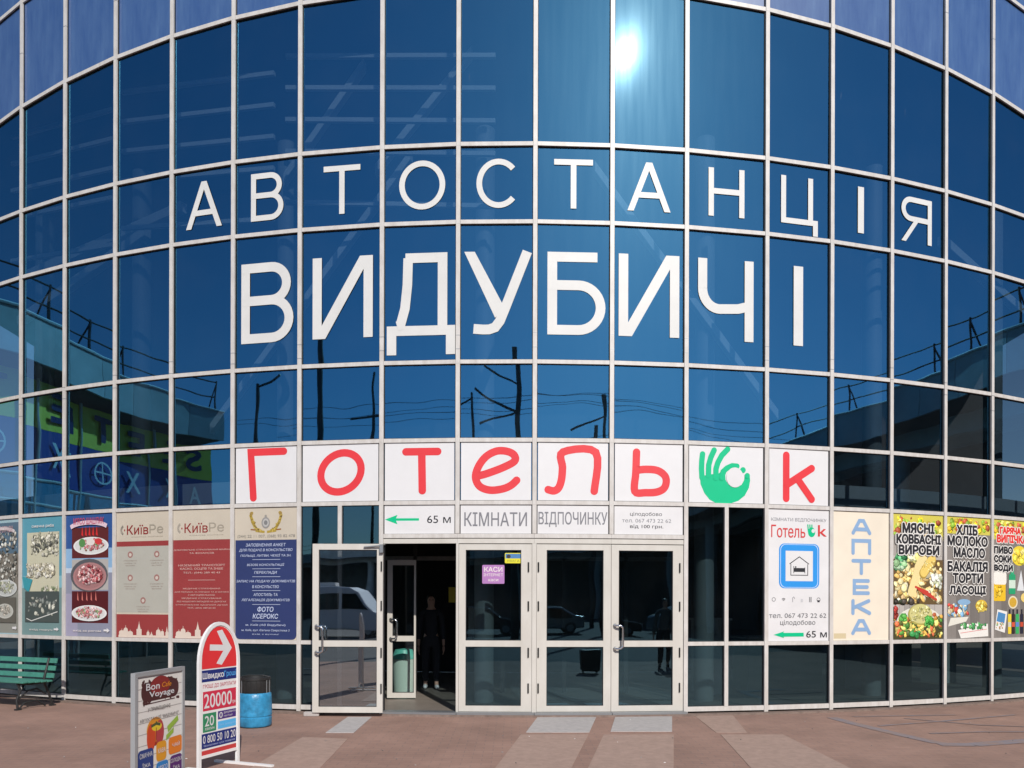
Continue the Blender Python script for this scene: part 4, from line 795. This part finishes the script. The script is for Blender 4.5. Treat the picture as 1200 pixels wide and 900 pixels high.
p.text('20', .085, HV(.78), W*.36, HV(.70), WH, .015); p.text('хвилин', .085, HV(.81), W*.37, HV(.79), WH); p.text('0', W*.49, HV(.735), W*.57, HV(.69), WH, .02); p.text('документи', W*.60, HV(.71), W-.06, HV(.69), WH); p.text('паспорт', W*.60, HV(.735), W-.1, HV(.72), WH); p.text('без довідок', W*.5, HV(.8), W-.07, HV(.78), (.3, .6, .85, 1)); p.text('0 800 50 10 20', .06, HV(.91), W-.06, HV(.85), WH, .01); p.text('безкоштовно з усіх телефонів', .07, HV(.94), W-.07, HV(.92), (.45, .5, .75, 1)); p.build('lettering', asg)
for u in (.09, W-.09):
    b = MB(); q = fa(u, 0, 0); b.box(q-fa.e*.02-fa.n*.22, fa.e*.04, fa.n*(.72 if u > .2 else .5), Vector((0, 0, .022)), WHT); b.build('foot', asg)

# cafe sign board
fc, WC = board_frame((-.511*5.1, 5.1), (-.4955*5.1, 5.1*1.117)); HC = 1.165
cs = thing('pavement_sign', fc(WC/2, 0, 0), 'grey framed cafe board Bon Cafe Voyage standing nearest the camera at bottom left', 'pavement sign')
b = MB()
for (u0, v0, u1, v1) in ((0, 0, .03, HC), (WC-.03, 0, WC, HC), (.03, HC-.03, WC-.03, HC), (.03, .06, WC-.03, .09)): b.box(fc(u0, v0, -.02), fc.e*(u1-u0), fc.n*.034, Vector((0, 0, v1-v0)), MATS.get('light_grey_frame') or mat('light_grey_frame', (.40, .41, .42), .4, .3))
b.build('frame', cs)
b = MB(); b.box(fc(.03, .09, -.008), fc.e*(WC-.06), fc.n*.012, Vector((0, 0, HC-.12)), mat('poster_paper', (.78, .75, .70), .5)); b.build('board', cs)
b = MB()
for u in (.04, WC-.08): b.box(fc(u, 0, -.2), fc.e*.04, fc.n*.4, Vector((0, 0, .02)), GREY)
b.build('foot', cs)
p = Print(fc, .0050); CV = lambda f: HC-.03-f*.64; W = WC; rng = random.Random(9)
for k in range(9): p.rect(.032, CV(.02+k*.125), W-.032, CV(.012+k*.125), (.46, .43, .40, 1))
BRN = (.075, .02, .02, 1)
p.rrect(.08, CV(.29), W-.07, CV(.075), .06, BRN)
for k in range(26): p.blob(rng.uniform(.09, W-.08), rng.choice((CV(.29), CV(.08)))+rng.uniform(-.012, .012), rng.uniform(.01, .03), BRN, rng, asp=.5)
p.strip([(.1, CV(.315)), (W-.12, CV(.31))], .006, BRN)
p.disc(W*.5, CV(.13), .12, .07, (.25, .02, .02, 1))
p.rrect(W*.24, CV(.80), W*.56, CV(.56), .10, (.55, .04, .02, 1)); p.disc(W*.40, CV(.62), .10, .09, (.70, .28, .02, 1)); p.disc(W*.32, CV(.70), .05, .1, (.62, .07, .02, 1)); p.disc(W*.49, CV(.66), .05, .09, (.45, .05, .06, 1)); p.disc(W*.43, CV(.59), .06, .03, (.75, .55, .03, 1)); p.strip([(W*.32, CV(.575)), (W*.42, CV(.555)), (W*.5, CV(.575))], .02, (.07, .09, .03, 1)); p.strip([(W*.42, CV(.57)), (W*.42, CV(.53))], .016, (.07, .09, .03, 1)); p.strip([(W*.42, CV(.60)), (W*.41, CV(.78))], .008, (.3, .02, .02, 1))
LG = (.32, .50, .06, 1); p.P([(W*.64, CV(.62)), (W*.86, CV(.52)), (W*.88, CV(.58)), (W*.66, CV(.69))], LG); p.P([(W*.62, CV(.72)), (W*.78, CV(.65)), (W*.77, CV(.71)), (W*.62, CV(.78))], LG)
for (a_, f0, c_, f1, col) in ((.07, .81, .38, 1.07, (.02, .05, .22, 1)), (.42, .77, .64, .99, (.75, .33, .02, 1)), (.67, .76, .97, .96, (.80, .22, .02, 1)), (.42, 1.0, .68, 1.2, (.03, .22, .55, 1)), (.07, 1.09, .38, 1.25, (.25, .5, .06, 1)), (.70, .98, .97, 1.25, (.10, .02, .16, 1))): p.rrect(a_*W, CV(f1), c_*W-.01, CV(f0), .03, col)
p.rrect(.1*W, CV(1.5), .9*W, CV(1.3), .03, (.75, .33, .02, 1)); p.build('picture', cs)
p = Print(fc, .0100); p.text('Bon', W*.22, CV(.165), W*.48, CV(.09), WH, .03); p.text('Cafe', W*.53, CV(.155), W*.72, CV(.10), (.8, .3, .02, 1), .01, .2); p.text('Voyage', W*.28, CV(.265), W*.78, CV(.185), WH, .03); p.text('У ПРИМІЩЕННІ', W*.25, CV(.41), W*.70, CV(.36), (.12, .1, .1, 1), .005); p.text('АВТОСТАНЦІЇ "ВИДУБИЧІ"', W*.1, CV(.51), W*.88, CV(.46), (.12, .1, .1, 1), .005)
for s_, a_, c_, f in (('СМАЧНА', .10, .34, .90), ('ЇЖА', .15, .3, 1.01), ('КАВА', .45, .60, .90), ('ЧАЙ', .74, .90, .88), ('СОЛОДКА', .70, .95, 1.07), ('ЇЖА', .76, .9, 1.15), ('М\'ЯСО', .46, .64, 1.1)): p.text(s_, a_*W, CV(f), c_*W, CV(f-.055), WH, .01)
p.build('lettering', cs)

# ------------------------------------------------------------------ litter bin
bp = ground(299.5, 851); bp.z = -.06
bn = thing('litter_bin', bp, 'round bin with bright blue bag over a black mesh basket beside the arched sign', 'bin')
b = MB(); b.lathe([(.0, .012), (.20, .012), (.213, .03), (.214, .13), (.208, .135), (.209, .15), (.216, .155), (.212, .38), (.205, .44), (.19, .455)], bp, PLAST, 32); b.build('bag', bn, smooth=True)
b = MB(); b.lathe([(.178, .44), (.186, .45), (.186, .62), (.196, .625), (.196, .66), (.18, .662), (.176, .62), (.17, .30)], bp, BLKR, 32)
for k in range(16):
    a = 2*pi*k/16; b.tube([bp+Vector((.189*cos(a), .189*sin(a), .44)), bp+Vector((.189*cos(a), .189*sin(a), .64))], .006, GREY if k % 5 == 0 else BLKR, 5)
b.build('basket', bn, smooth=True)
b = MB(); b.lathe([(.06, .66), (.08, .70), (.05, .72), (0, .72)], bp, BLKR, 16) if False else b.tube([bp+Vector((-.19, 0, .66)), bp+Vector((-.1, 0, .68)), bp+Vector((.1, 0, .68)), bp+Vector((.19, 0, .66))], .008, BLKR, 6); b.build('rim', bn)

# ------------------------------------------------------------------ green slatted bench
aW = -.37; ebx = Vector((cos(aW), sin(aW), 0)); enx = Vector((sin(aW), -cos(aW), 0))
bo = ground(66, 828); bo.z = -.06
bh = thing('park_bench', bo-ebx*.9, 'green slatted bench with black iron legs cut by the left edge', 'bench')
LBN = 1.8
def slat(f0, z0, f1, z1, wd, t_=.028):
    b = MB(); c = bo+enx*((f0+f1)/2)+Vector((0, 0, (z0+z1)/2)); d = (enx*(f1-f0)+Vector((0, 0, z1-z0))).normalized(); nn = d.cross(ebx)
    b.box(c-ebx*LBN-d*wd/2-nn*t_/2, ebx*LBN, d*wd, nn*t_, GRN); return b.build('slat', bh, bevel=.005)
for z in (.72, .605, .49): slat(-.02+(.72-z)*.22, z+.035, -.02+(.72-z)*.22+.015, z-.035, .078)
for k in range(5): slat(.10+k*.10-.04, .415+.004*k, .10+k*.10+.04, .412+.004*k, .085)
for s_ in (.16, 1.62):
    b = MB(); q = bo-ebx*s_; Zv = lambda f, z: q+enx*f+Vector((0, 0, z))
    b.tube([Zv(.0, .76), Zv(.04, .6), Zv(.08, .46), Zv(.07, .36), Zv(.0, .2), Zv(-.06, .0)], .018, BLKR, 8); b.tube([Zv(.06, .39), Zv(.3, .38), Zv(.52, .40)], .018, BLKR, 8)
    b.tube([Zv(.50, .40), Zv(.46, .3), Zv(.52, .15), Zv(.50, .0)], .018, BLKR, 8); b.tube([Zv(.05, .2), Zv(.2, .3), Zv(.35, .28), Zv(.5, .16)], .014, BLKR, 8); b.tube([Zv(.06, .02), Zv(.2, .12), Zv(.4, .1), Zv(.48, .02)], .014, BLKR, 8)
    for f in (-.06, .50): b.box(Zv(f-.04, 0)-ebx*.03, ebx*.06, enx*.08, Vector((0, 0, .02)), BLKR)
    b.build('leg', bh, smooth=True)

# ------------------------------------------------------------------ people
def blade(pts): return pts
def skin_obj(name, chain, m, parent, sub=2, base=Vector((0, 0, 0))):
    # chain: list of (polyline of (co, radius)); the first vertex of later chains may name an index of an earlier vertex
    vs = []; es = []; rs = []
    for ch in chain:
        prev = None
        for it in ch:
            if isinstance(it, int): prev = it; continue
            vs.append(it[0]); rs.append(it[1]); k = len(vs)-1
            if prev is not None: es.append((prev, k))
            prev = k
    me = bpy.data.meshes.new(name); me.from_pydata([Vector(v) for v in vs], es, []); o = bpy.data.objects.new(name, me); S.collection.objects.link(o)
    md = o.modifiers.new('s', 'SKIN')
    for i, r in enumerate(rs):
        rr = r if isinstance(r, tuple) else (r, r); me.skin_vertices[0].data[i].radius = rr; me.skin_vertices[0].data[i].use_root = (i == 0)
    md.use_smooth_shade = True; sb = o.modifiers.new('u', 'SUBSURF'); sb.levels = sub; sb.render_levels = sub
    bpy.context.view_layer.update(); m2 = bpy.data.meshes.new_from_object(o.evaluated_get(bpy.context.evaluated_depsgraph_get())); bpy.data.objects.remove(o); bpy.data.meshes.remove(me)
    m2.materials.clear(); m2.materials.append(m)
    m2.polygons.foreach_set('use_smooth', [True]*len(m2.polygons)); m2.polygons.foreach_set('material_index', [0]*len(m2.polygons))
    o2 = bpy.data.objects.new(name, m2); o2.parent = parent; S.collection.objects.link(o2); return o2
def person(loc, rz, label, top, low, shoe, h=1.75, armbend=(0, 0), stride=.06):
    r = thing('person', loc, label, 'person'); r.rotation_euler = (0, 0, rz); k = h/1.75
    P_ = lambda x, y, z: (x*k, y*k, z*k)
    # body (skin): pelvis first
    body = [[(P_(0, 0, .95), .10), (P_(0, .01, 1.12), .10), (P_(0, .0, 1.30), .12), (P_(0, 0, 1.44), .085), (P_(0, -.01, 1.52), .05), (P_(0, -.015, 1.60), .075), (P_(0, -.015, 1.68), .078), (P_(0, -.01, 1.735), .045)]]
    for s_ in (-1, 1):
        body.append([0, (P_(s_*.09, 0, .88), .085), (P_(s_*.10, -.02-s_*stride*.4, .50), .058), (P_(s_*.10, .02-s_*stride, .10), .04), (P_(s_*.105, -.04-s_*stride, .045), .04), (P_(s_*.115, -.14-s_*stride, .03), .03)])
        ab = armbend[0 if s_ < 0 else 1]
        body.append([3, (P_(s_*.17, 0, 1.41), .05), (P_(s_*.22, .01, 1.12), .04), (P_(s_*.23, -.06-ab*.15, .88+ab*.2), .028), (P_(s_*.23, -.09-ab*.22, .80+ab*.25), .026)])
    bod = skin_obj('body', body, SKIN, r)
    skin_obj('top', [[(P_(0, 0, .90), .150), (P_(0, .01, 1.12), .130), (P_(0, 0, 1.30), .138), (P_(0, 0, 1.44), .095), (P_(0, -.005, 1.47), .06)]]+[[3, (P_(s_*.17, 0, 1.41), .065), (P_(s_*.22, .01, 1.12), .055), (P_(s_*.23, -.05-armbend[0 if s_ < 0 else 1]*.14, .90+armbend[0 if s_ < 0 else 1]*.18), .042)] for s_ in (-1, 1)], top, r)
    skin_obj('trousers', [[(P_(0, 0, 1.06), .12), (P_(0, 0, .92), .135)]]+[[1, (P_(s_*.09, 0, .84), .098), (P_(s_*.10, -.02-s_*stride*.4, .50), .075), (P_(s_*.10, .02-s_*stride, .12), .06)] for s_ in (-1, 1)], low, r)
    for s_ in (-1, 1): skin_obj('shoe', [[(P_(s_*.10, .05-s_*stride, .05), .045), (P_(s_*.105, -.05-s_*stride, .045), .048), (P_(s_*.115, -.16-s_*stride, .035), .035)]], shoe, r, 1)
    skin_obj('hair', [[(P_(0, .035, 1.60), .07), (P_(0, .022, 1.69), .10), (P_(0, -.01, 1.755), .07)]], HAIR, r)
    # hands
    for s_ in (-1, 1):
        ab = armbend[0 if s_ < 0 else 1]; hx, hy, hz = s_*.23, -.09-ab*.22, .80+ab*.25
        ch = [[(P_(hx, hy, hz), .022), (P_(hx, hy-.01, hz-.05), .026), (P_(hx, hy-.012, hz-.08), .024)]]
        for f in range(4): ch.append([2, (P_(hx, hy-.035+f*.018, hz-.10), .0095), (P_(hx-s_*.008, hy-.035+f*.018, hz-.135-.006*(f in (1, 2))), .008), (P_(hx-s_*.02, hy-.035+f*.018, hz-.155-.008*(f in (1, 2))), .007)])
        ch.append([1, (P_(hx-s_*.01, hy-.045, hz-.06), .011), (P_(hx-s_*.015, hy-.06, hz-.09), .009)]); skin_obj('hand', ch, SKIN, r, 1)
    # face features
    for s_ in (-1, 1): b = MB(); b.lathe([(0, -.011), (.009, -.006), (.011, 0), (.009, .006), (0, .011)], (s_*.03*k, -.088*k, 1.655*k), BLK, 8); o = b.build('eye'); o.parent = r
    b = MB(); b.mesh([(-.012*k, -.088*k, 1.62*k), (.012*k, -.088*k, 1.62*k), (0, -.112*k, 1.622*k), (0, -.088*k, 1.66*k)], [(0, 1, 2), (0, 2, 3), (1, 3, 2)], SKIN); o = b.build('nose'); o.parent = r
    return r
person(Vector((-1.50, 13.75, 0)), radians(8), 'person in dark clothes and pale shoes standing inside the open doorway', DKB, DKB, WHT, 1.74)
person(Vector((-6.0, -10.8, -.075)), radians(180-20), 'person in a red top on the road, mirrored in the open door leaf', RED, JEAN, BLK, 1.72)
person(Vector((5.3, 3.5, -.06)), radians(180+20), 'person in dark trousers on the forecourt, mirrored in the right door leaf', mat('grey_cloth', (.12, .12, .13), .85), DKB, BLK, 1.76, stride=.14)
# suitcase mirrored in the door next to the handle
sc_ = thing('suitcase', (2.35, 4.3, -.06), 'black wheeled suitcase on the forecourt, mirrored low in the double door', 'suitcase')
b = MB(); b.abox(2.12, 4.2, .0, 2.58, 4.45, .53, BLK); b.build('case', sc_, bevel=.04)
b = MB(); b.tube([(2.25, 4.32, .52), (2.25, 4.32, .56), (2.45, 4.32, .56), (2.45, 4.32, .52)], .012, GREY, 6); b.build('handle', sc_)
for x in (2.18, 2.52): b = MB(); b.tube([(x-.02, 4.3, -.02), (x+.02, 4.3, -.02)], .038, BLK, 12); b.build('wheel', sc_)

# ------------------------------------------------------------------ curved canopies facing the drum
def catmull(P_, step):
    P_ = [Vector((x, y, 0)) for x, y in P_]; out = []
    for i in range(len(P_)-1):
        p0, p1, p2, p3 = P_[max(i-1, 0)], P_[i], P_[i+1], P_[min(i+2, len(P_)-1)]
        for k in range(10):
            q = k/10; out.append(.5*((2*p1)+(-p0+p2)*q+(2*p0-5*p1+4*p2-p3)*q*q+(-p0+3*p1-3*p2+p3)*q**3))
    out.append(P_[-1]); res = [out[0]]; acc = 0
    for a, b_ in zip(out, out[1:]):
        L = (b_-a).length; d = step-acc
        while d <= L: res.append(a+(b_-a)*(d/L)); d += step
        acc = L-(d-step)
    return res
def normals(pl, side):
    out = []
    for i in range(len(pl)):
        d = (pl[min(i+1, len(pl)-1)]-pl[max(i-1, 0)]).normalized(); out.append(Vector((d.y, -d.x, 0))*side)
    return out
def canopy(name, P_, side, label, zt, zb, depth, shops, step=1.25, zfar=None):
    pl = catmull(P_, step); nr = normals(pl, side); c = thing(name, pl[0], label, 'canopy'); N = len(pl)
    ZT = lambda i: zt if zfar is None else zt+(zfar-zt)*min(1, max(0, (i-16)/20))
    Pt = lambda i, o, z: pl[i]+nr[i]*o+Vector((0, 0, z))       # o > 0 is away from the plaza
    sof = MB()
    for i in range(N-1):
        a, b_ = ZT(i), ZT(i+1); h = zt-zb
        b = MB(); g = (pl[i+1]-pl[i])*.006
        b.mesh([Pt(i, 0, a-h)+g, Pt(i+1, 0, b_-h)-g, Pt(i+1, 0, b_)-g, Pt(i, 0, a)+g, Pt(i, .08, a-h)+g, Pt(i+1, .08, b_-h)-g, Pt(i+1, .08, b_)-g, Pt(i, .08, a)+g], [(0, 1, 2, 3), (7, 6, 5, 4), (3, 2, 6, 7), (0, 4, 5, 1), (0, 3, 7, 4), (1, 5, 6, 2)], CONC)
        b.build('fascia_panel', c)
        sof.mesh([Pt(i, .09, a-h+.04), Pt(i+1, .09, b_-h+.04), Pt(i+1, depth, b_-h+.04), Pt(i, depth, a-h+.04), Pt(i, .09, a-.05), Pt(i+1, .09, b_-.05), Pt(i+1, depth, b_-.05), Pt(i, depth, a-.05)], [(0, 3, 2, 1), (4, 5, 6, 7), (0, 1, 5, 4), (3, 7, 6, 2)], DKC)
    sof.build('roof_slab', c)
    b = MB(); b.tube([Pt(i, -.03, ZT(i)+.02) for i in range(N)], .035, WHT, 6); b.build('drip_edge', c)
    for z in (.55, 1.05):
        b = MB(); b.tube([Pt(i, .45, ZT(i)+z) for i in range(N)], .022, BLKR, 6); b.build('rail', c)
    for i in range(1, N, 2):
        b = MB(); b.tube([Pt(i, .45, ZT(i)-.05), Pt(i, .45, ZT(i)+1.1)], .03, BLKR, 6); b.tube([Pt(i, .45, ZT(i)+1.0), Pt(i, 1.0, ZT(i)-.02)], .025, BLKR, 6); b.build('rail_post', c)
    if shops:
        o = .8; k_ = 0
        for i in range(N-1):
            def q(z0, z1, o_, m, nm): b = MB(); b.mesh([Pt(i, o_, z0), Pt(i+1, o_, z0), Pt(i+1, o_, z1), Pt(i, o_, z1), Pt(i, o_+.06, z0), Pt(i+1, o_+.06, z0), Pt(i+1, o_+.06, z1), Pt(i, o_+.06, z1)], [(0, 1, 2, 3), (7, 6, 5, 4), (3, 2, 6, 7), (0, 4, 5, 1), (0, 3, 7, 4), (1, 5, 6, 2)], m); return b.build(nm, c)
            q(5.75, 6.85, o, YEL, 'shop_sign_panel'); q(4.55, 5.74, o-.01, NAVY, 'shop_sign_panel'); q(-.07, 4.5, o+.05, GD, 'shop_window')
            b = MB(); b.tube([Pt(i, o-.03, -.07), Pt(i, o-.03, 4.55), Pt(i, o-.06, 5.6), Pt(i, o-.03, 6.9)], .035, FR if True else GK, 6); b.build('post', c)
            d = (pl[i+1]-pl[i]).normalized(); nn = -nr[i]; A_ = Pt(i, o-.05, 0)
            if side < 0: e_ = -d if False else d
            e_ = d if d.cross(Vector((0, 0, 1))).dot(nn) > 0 else -d
            st_ = Pt(i, o-.05, 0) if e_ == d else Pt(i+1, o-.05, 0); fr_ = Frame(st_, e_, nn)
            ch = 'ЕТSE'[k_ % 4]; pr_ = Print(fr_, .02); pr_.text(ch, .35, 6.0, .9, 6.65, (.01, .015, .09, 1), grow=.03); pr_.build('shop_letter', c)
            lo = 'XOAX'[k_ % 4]; pr_ = Print(fr_, .04)
            if lo == 'O': pr_.strip([(.62+.28*cos(t_), 5.15+.28*sin(t_)) for t_ in [2*pi*k/20 for k in range(20)]], .05, WH, closed=True); pr_.strip([(.34, 5.15), (.9, 5.15)], .04, WH); pr_.strip([(.62, 4.9), (.62, 5.4)], .04, WH)
            else: pr_.text(lo, .42, 4.85, .82, 5.45, WH, grow=.012)
            pr_.build('shop_letter', c); k_ += 1
        for z in (3.9, 4.5, 2.6): b = MB(); b.tube([Pt(i, o-.02, z) for i in range(N)], .035, FR, 6); b.build('sill', c)
    else:
        for o, z0, z1, t_ in ((1.8, -1.5, -.75, .3), (4.2, -1.3, -.6, .3)):
            b = MB()
            for i in range(N-1): a, b_ = ZT(i), ZT(i+1); b.mesh([Pt(i, o, a+z0), Pt(i+1, o, b_+z0), Pt(i+1, o, b_+z1), Pt(i, o, a+z1), Pt(i, o+t_, a+z0), Pt(i+1, o+t_, b_+z0), Pt(i+1, o+t_, b_+z1), Pt(i, o+t_, a+z1)], [(0, 1, 2, 3), (7, 6, 5, 4), (3, 2, 6, 7), (0, 4, 5, 1)], CONC)
            b.build('beam', c)
        for i in range(3, N, 6):
            b = MB(); b.tube([Pt(i, 2.0, -.07), Pt(i, 2.0, ZT(i)-1.4)], .35, CONC, 14); b.build('column', c, smooth=True)
        b = MB()
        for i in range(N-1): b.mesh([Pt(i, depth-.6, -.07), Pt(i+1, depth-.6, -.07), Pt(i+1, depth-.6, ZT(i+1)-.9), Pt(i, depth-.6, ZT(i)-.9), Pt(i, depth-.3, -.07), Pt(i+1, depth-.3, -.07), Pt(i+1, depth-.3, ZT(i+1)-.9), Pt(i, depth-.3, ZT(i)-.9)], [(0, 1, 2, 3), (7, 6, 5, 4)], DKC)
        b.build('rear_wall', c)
    return c
canopy('curved_canopy', [(-12.2, 14.6), (-12.4, 12.6), (-13.4, 10.9), (-14.7, 9.0), (-15.5, 7.0), (-15.8, 5.0), (-15.8, 3.0), (-15.4, 1.2)], 1, 'curved canopy with yellow and navy shop signs, mirrored in the glass at the left', 8, 7.0, 6, True)
canopy('curved_canopy', [(13.0, 15.6), (13.6, 12.8), (14.8, 10.9), (16, 8.3), (16.9, 5), (17.4, 1), (17.9, -3), (18.5, -10), (19.5, -20), (19, -32), (12, -44), (-5, -52), (-30, -56), (-62, -57), (-95, -50)], -1, 'curved grey concrete deck with railings, mirrored dark in the glass at the right', 8, 7.0, 8, False, zfar=7.2)

# ------------------------------------------------------------------ lamp and wire poles across the road
def pole(x, y, h, r, label, arms=(), m=None):
    t_ = thing('wire_pole', (x, y, -.075), label, 'pole', 'poles across the road mirrored in the glass'); m = m or BLKR
    b = MB(); b.tube([(x, y, -.075), (x, y, h*.5), (x+.05, y, h)], r, m, 10, r2=r*.75); b.build('shaft', t_, smooth=True)
    for z, dx, dz in arms:
        b = MB(); b.tube([(x, y, z), (x+dx*.6, y, z+dz*.5), (x+dx, y, z+dz)], .05, m, 6); b.build('bracket_arm', t_)
    return t_
pole(-.63, -11.1, 13.0, .17, 'tallest dark wire pole mirrored near the middle of the glass', ((11.2, -1.4, .9), (10.2, -1.8, -.6), (10.2, -1.9, .9)))
pole(-10.9, -2.8, 12.0, .13, 'dark pole mirrored in the pane left of the first red letters', ())
pole(-12.7, -10.6, 12.3, .09, 'thin pole with a cross arm mirrored above the second white panel', ((10.2, 1.6, 0), (10.2, -1.0, 0)))
pole(-19.8, -6.8, 11.6, .11, 'street lamp pole with a bent head mirrored at the left', ((11.4, 1.3, .5),))
pole(6.5, -14.6, 11.9, .12, 'leaning wire pole mirrored right of the middle', ((10.8, -1.5, -.8),))
pole(7.5, -22.5, 12.2, .16, 'short thick wire pole mirrored right of the middle', ())
pole(21.6, -13.3, 11.9, .14, 'dark pole mirrored above the green hand sign', ())
pole(-3.5, -19.0, 13.2, .09, 'thin leaning pole with an arm mirrored left of the tallest pole', ((12.9, -1.1, -.9), (9.6, 1.9, -.1)))
for z, sag, wl in ((11.6, .7, 'second highest'), (10.9, .9, 'second lowest'), (10.1, 1.1, 'lowest'), (11.2, .5, 'middle'), (12.4, .6, 'highest')):
    dy = random.uniform(-1.5, 1.5); x0, x1 = -26, 26
    b = MB(); b.tube([(x0+(x1-x0)*k/24, -14+dy-8*sin(z*3)*(k/48-.5), z-sag*(1-(2*(k % 16)/16-1)**2)) for k in range(49)], .011, BLK, 4)
    b.build('overhead_wire', label=wl+' of the five thin sagging wires strung between the poles across the road', category='wire', group='overhead wires')

# ------------------------------------------------------------------ minibus mirrored in the open door leaf
vx, vy = -9.3, -14.0; VWH = mat('van_paint', (.62, .63, .66), .25); VGL = mat('van_glass', (.02, .025, .03), .05)
vn = thing('minibus', (vx, vy, -.075), 'white minibus parked on the road, mirrored in the open door leaf', 'minibus')
prof = [(-2.9, .35), (2.95, .35), (3.0, .8), (2.75, 1.15), (2.25, 1.3), (1.65, 2.15), (1.2, 2.4), (-2.7, 2.45), (-2.9, 2.2)]
b = MB(); n_ = len(prof); L_ = [(vx+x, vy+.98, z-.075) for x, z in prof]; R_ = [(vx+x, vy-.98, z-.075) for x, z in prof]
b.mesh(L_+R_, [tuple(range(n_)), tuple(range(2*n_-1, n_-1, -1))]+[(i, i+n_, (i+1) % n_+n_, (i+1) % n_) for i in range(n_)], VWH); b.build('body', vn, bevel=.07)
for x0, x1 in ((-2.6, -1.6), (-1.5, -.5), (-.4, .6)):
    b = MB(); b.abox(vx+x0, vy+.975, 1.3, vx+x1, vy+1.0, 2.0, VGL); b.build('window', vn)
b = MB(); b.mesh([(vx+.75, vy+1.0, 1.3), (vx+2.1, vy+1.0, 1.3), (vx+1.55, vy+1.0, 2.0), (vx+.75, vy+1.0, 2.0)], [(0, 1, 2, 3), (3, 2, 1, 0)], VGL); b.build('window', vn)
for x in (-1.9, 1.95):
    for yy in (-.85, .85):
        b = MB(); b.tube([(vx+x, vy+yy-.11, .27), (vx+x, vy+yy+.11, .27)], .34, BLK, 20); b.tube([(vx+x, vy+yy-.12, .27), (vx+x, vy+yy+.12, .27)], .19, GREY, 14); b.build('wheel', vn)
for yy in (-.7, .7): b = MB(); b.abox(vx+2.9, vy+yy-.14, .72, vx+3.03, vy+yy+.14, .9, WHT); b.build('headlight', vn)
b = MB(); b.abox(vx-.8, vy-.3, 2.37, vx+.3, vy+.4, 2.55, WHT); b.build('roof_hatch', vn)
# white bin inside the vestibule
ib = thing('waste_bin', (-1.88, 12.9, 0), 'pale green-white bin just inside the open doorway', 'bin')
b = MB(); b.lathe([(0, .0), (.17, .0), (.2, .62), (.0, .62)], (-1.88, 12.9, 0), mat('pale_green_plastic', (.55, .66, .58), .4), 20); b.build('tub', ib, smooth=True)
b = MB(); b.lathe([(.205, .62), (.205, .66), (.15, .78), (0, .80)], (-1.88, 12.9, 0), mat('mint_lid', (.12, .50, .40), .4), 20); b.build('lid', ib, smooth=True)

# ------------------------------------------------------------------ parked cars across the road
def make_car(x, y, label, paint, flip=1):
    t_ = thing('parked_car', (x, y, -.075), label, 'car', 'cars parked across the road'); X = lambda a: x+flip*a
    pr = [(-2.15, .28), (2.15, .28), (2.2, .62), (2.0, .82), (1.05, .93), (.45, 1.40), (-.9, 1.46), (-1.6, 1.05), (-2.15, .95)]
    b = MB(); L_ = [(X(a), y+.86, z-.075) for a, z in pr]; R_ = [(X(a), y-.86, z-.075) for a, z in pr]; n_ = len(pr)
    b.mesh(L_+R_, [tuple(range(n_)), tuple(range(2*n_-1, n_-1, -1))]+[(i, i+n_, (i+1) % n_+n_, (i+1) % n_) for i in range(n_)], paint); b.build('body', t_, bevel=.08)
    for q in ([(.98, .9), (.42, 1.34), (-.2, 1.37), (-.2, .9)], [(-.27, .9), (-.27, 1.37), (-.85, 1.38), (-1.4, 1.02), (-1.4, .9)]):
        b = MB(); P1 = [(X(a), y+.875, z-.075) for a, z in q]; b.mesh(P1, [tuple(range(len(q))), tuple(range(len(q)))[::-1]], VGL); b.build('window', t_)
    for a in (-1.35, 1.35):
        for yy in (-.76, .76): b = MB(); b.tube([(X(a), y+yy-.11, .24), (X(a), y+yy+.11, .24)], .32, BLK, 20); b.tube([(X(a), y+yy-.12, .24), (X(a), y+yy+.12, .24)], .19, GREY, 14); b.build('wheel', t_)
    for yy in (-.6, .6): b = MB(); b.abox(min(X(2.08), X(2.22)), y+yy-.16, .5, max(X(2.08), X(2.22)), y+yy+.16, .66, WHT); b.build('headlight', t_)
DP = mat('dark_car_paint', (.02, .022, .03), .12); SV = mat('silver_car_paint', (.32, .33, .35), .2, .5)
make_car(-2.5, -15.0, 'black car left of two dark ones across the road, mirrored in the closed single door', DP)
make_car(3.6, -16.2, 'silver car mirrored between the two dark cars in the double door', SV, -1)
make_car(9.4, -15.2, 'dark car mirrored in the right leaf of the double door', DP)
make_car(16.0, -19.0, 'silver car standing farthest right across the road, mirrored beside the doors', SV)

# stone block propping the open leaf, and small litter on the pavers
q = ground(366, 839); ds = MB(); ds.box(q-Vector((.11, .06, 0)), (.22, .02, 0), (-.01, .12, 0), (0, 0, .06), LSL)
o = ds.build('door_stop', bevel=.01); o['label'] = 'small pale stone block propping the open door leaf'; o['category'] = 'door stop'
b = MB(); rng = random.Random(21)
for k in range(46):
    x, y = rng.uniform(0, 1200), rng.uniform(842, 898); q = ground(x, y)+Vector((0, 0, .006)); a = rng.uniform(0, pi); l_ = rng.uniform(.008, .022)
    b.box(q, (l_*cos(a), l_*sin(a), 0), (-.008*sin(a), .008*cos(a), 0), (0, 0, .005), rng.choice((WHT, RUST, LSL, DKC)))
b.build('litter', kind='stuff')

for o in S.objects:
    if '_top' in o: del o['_top']
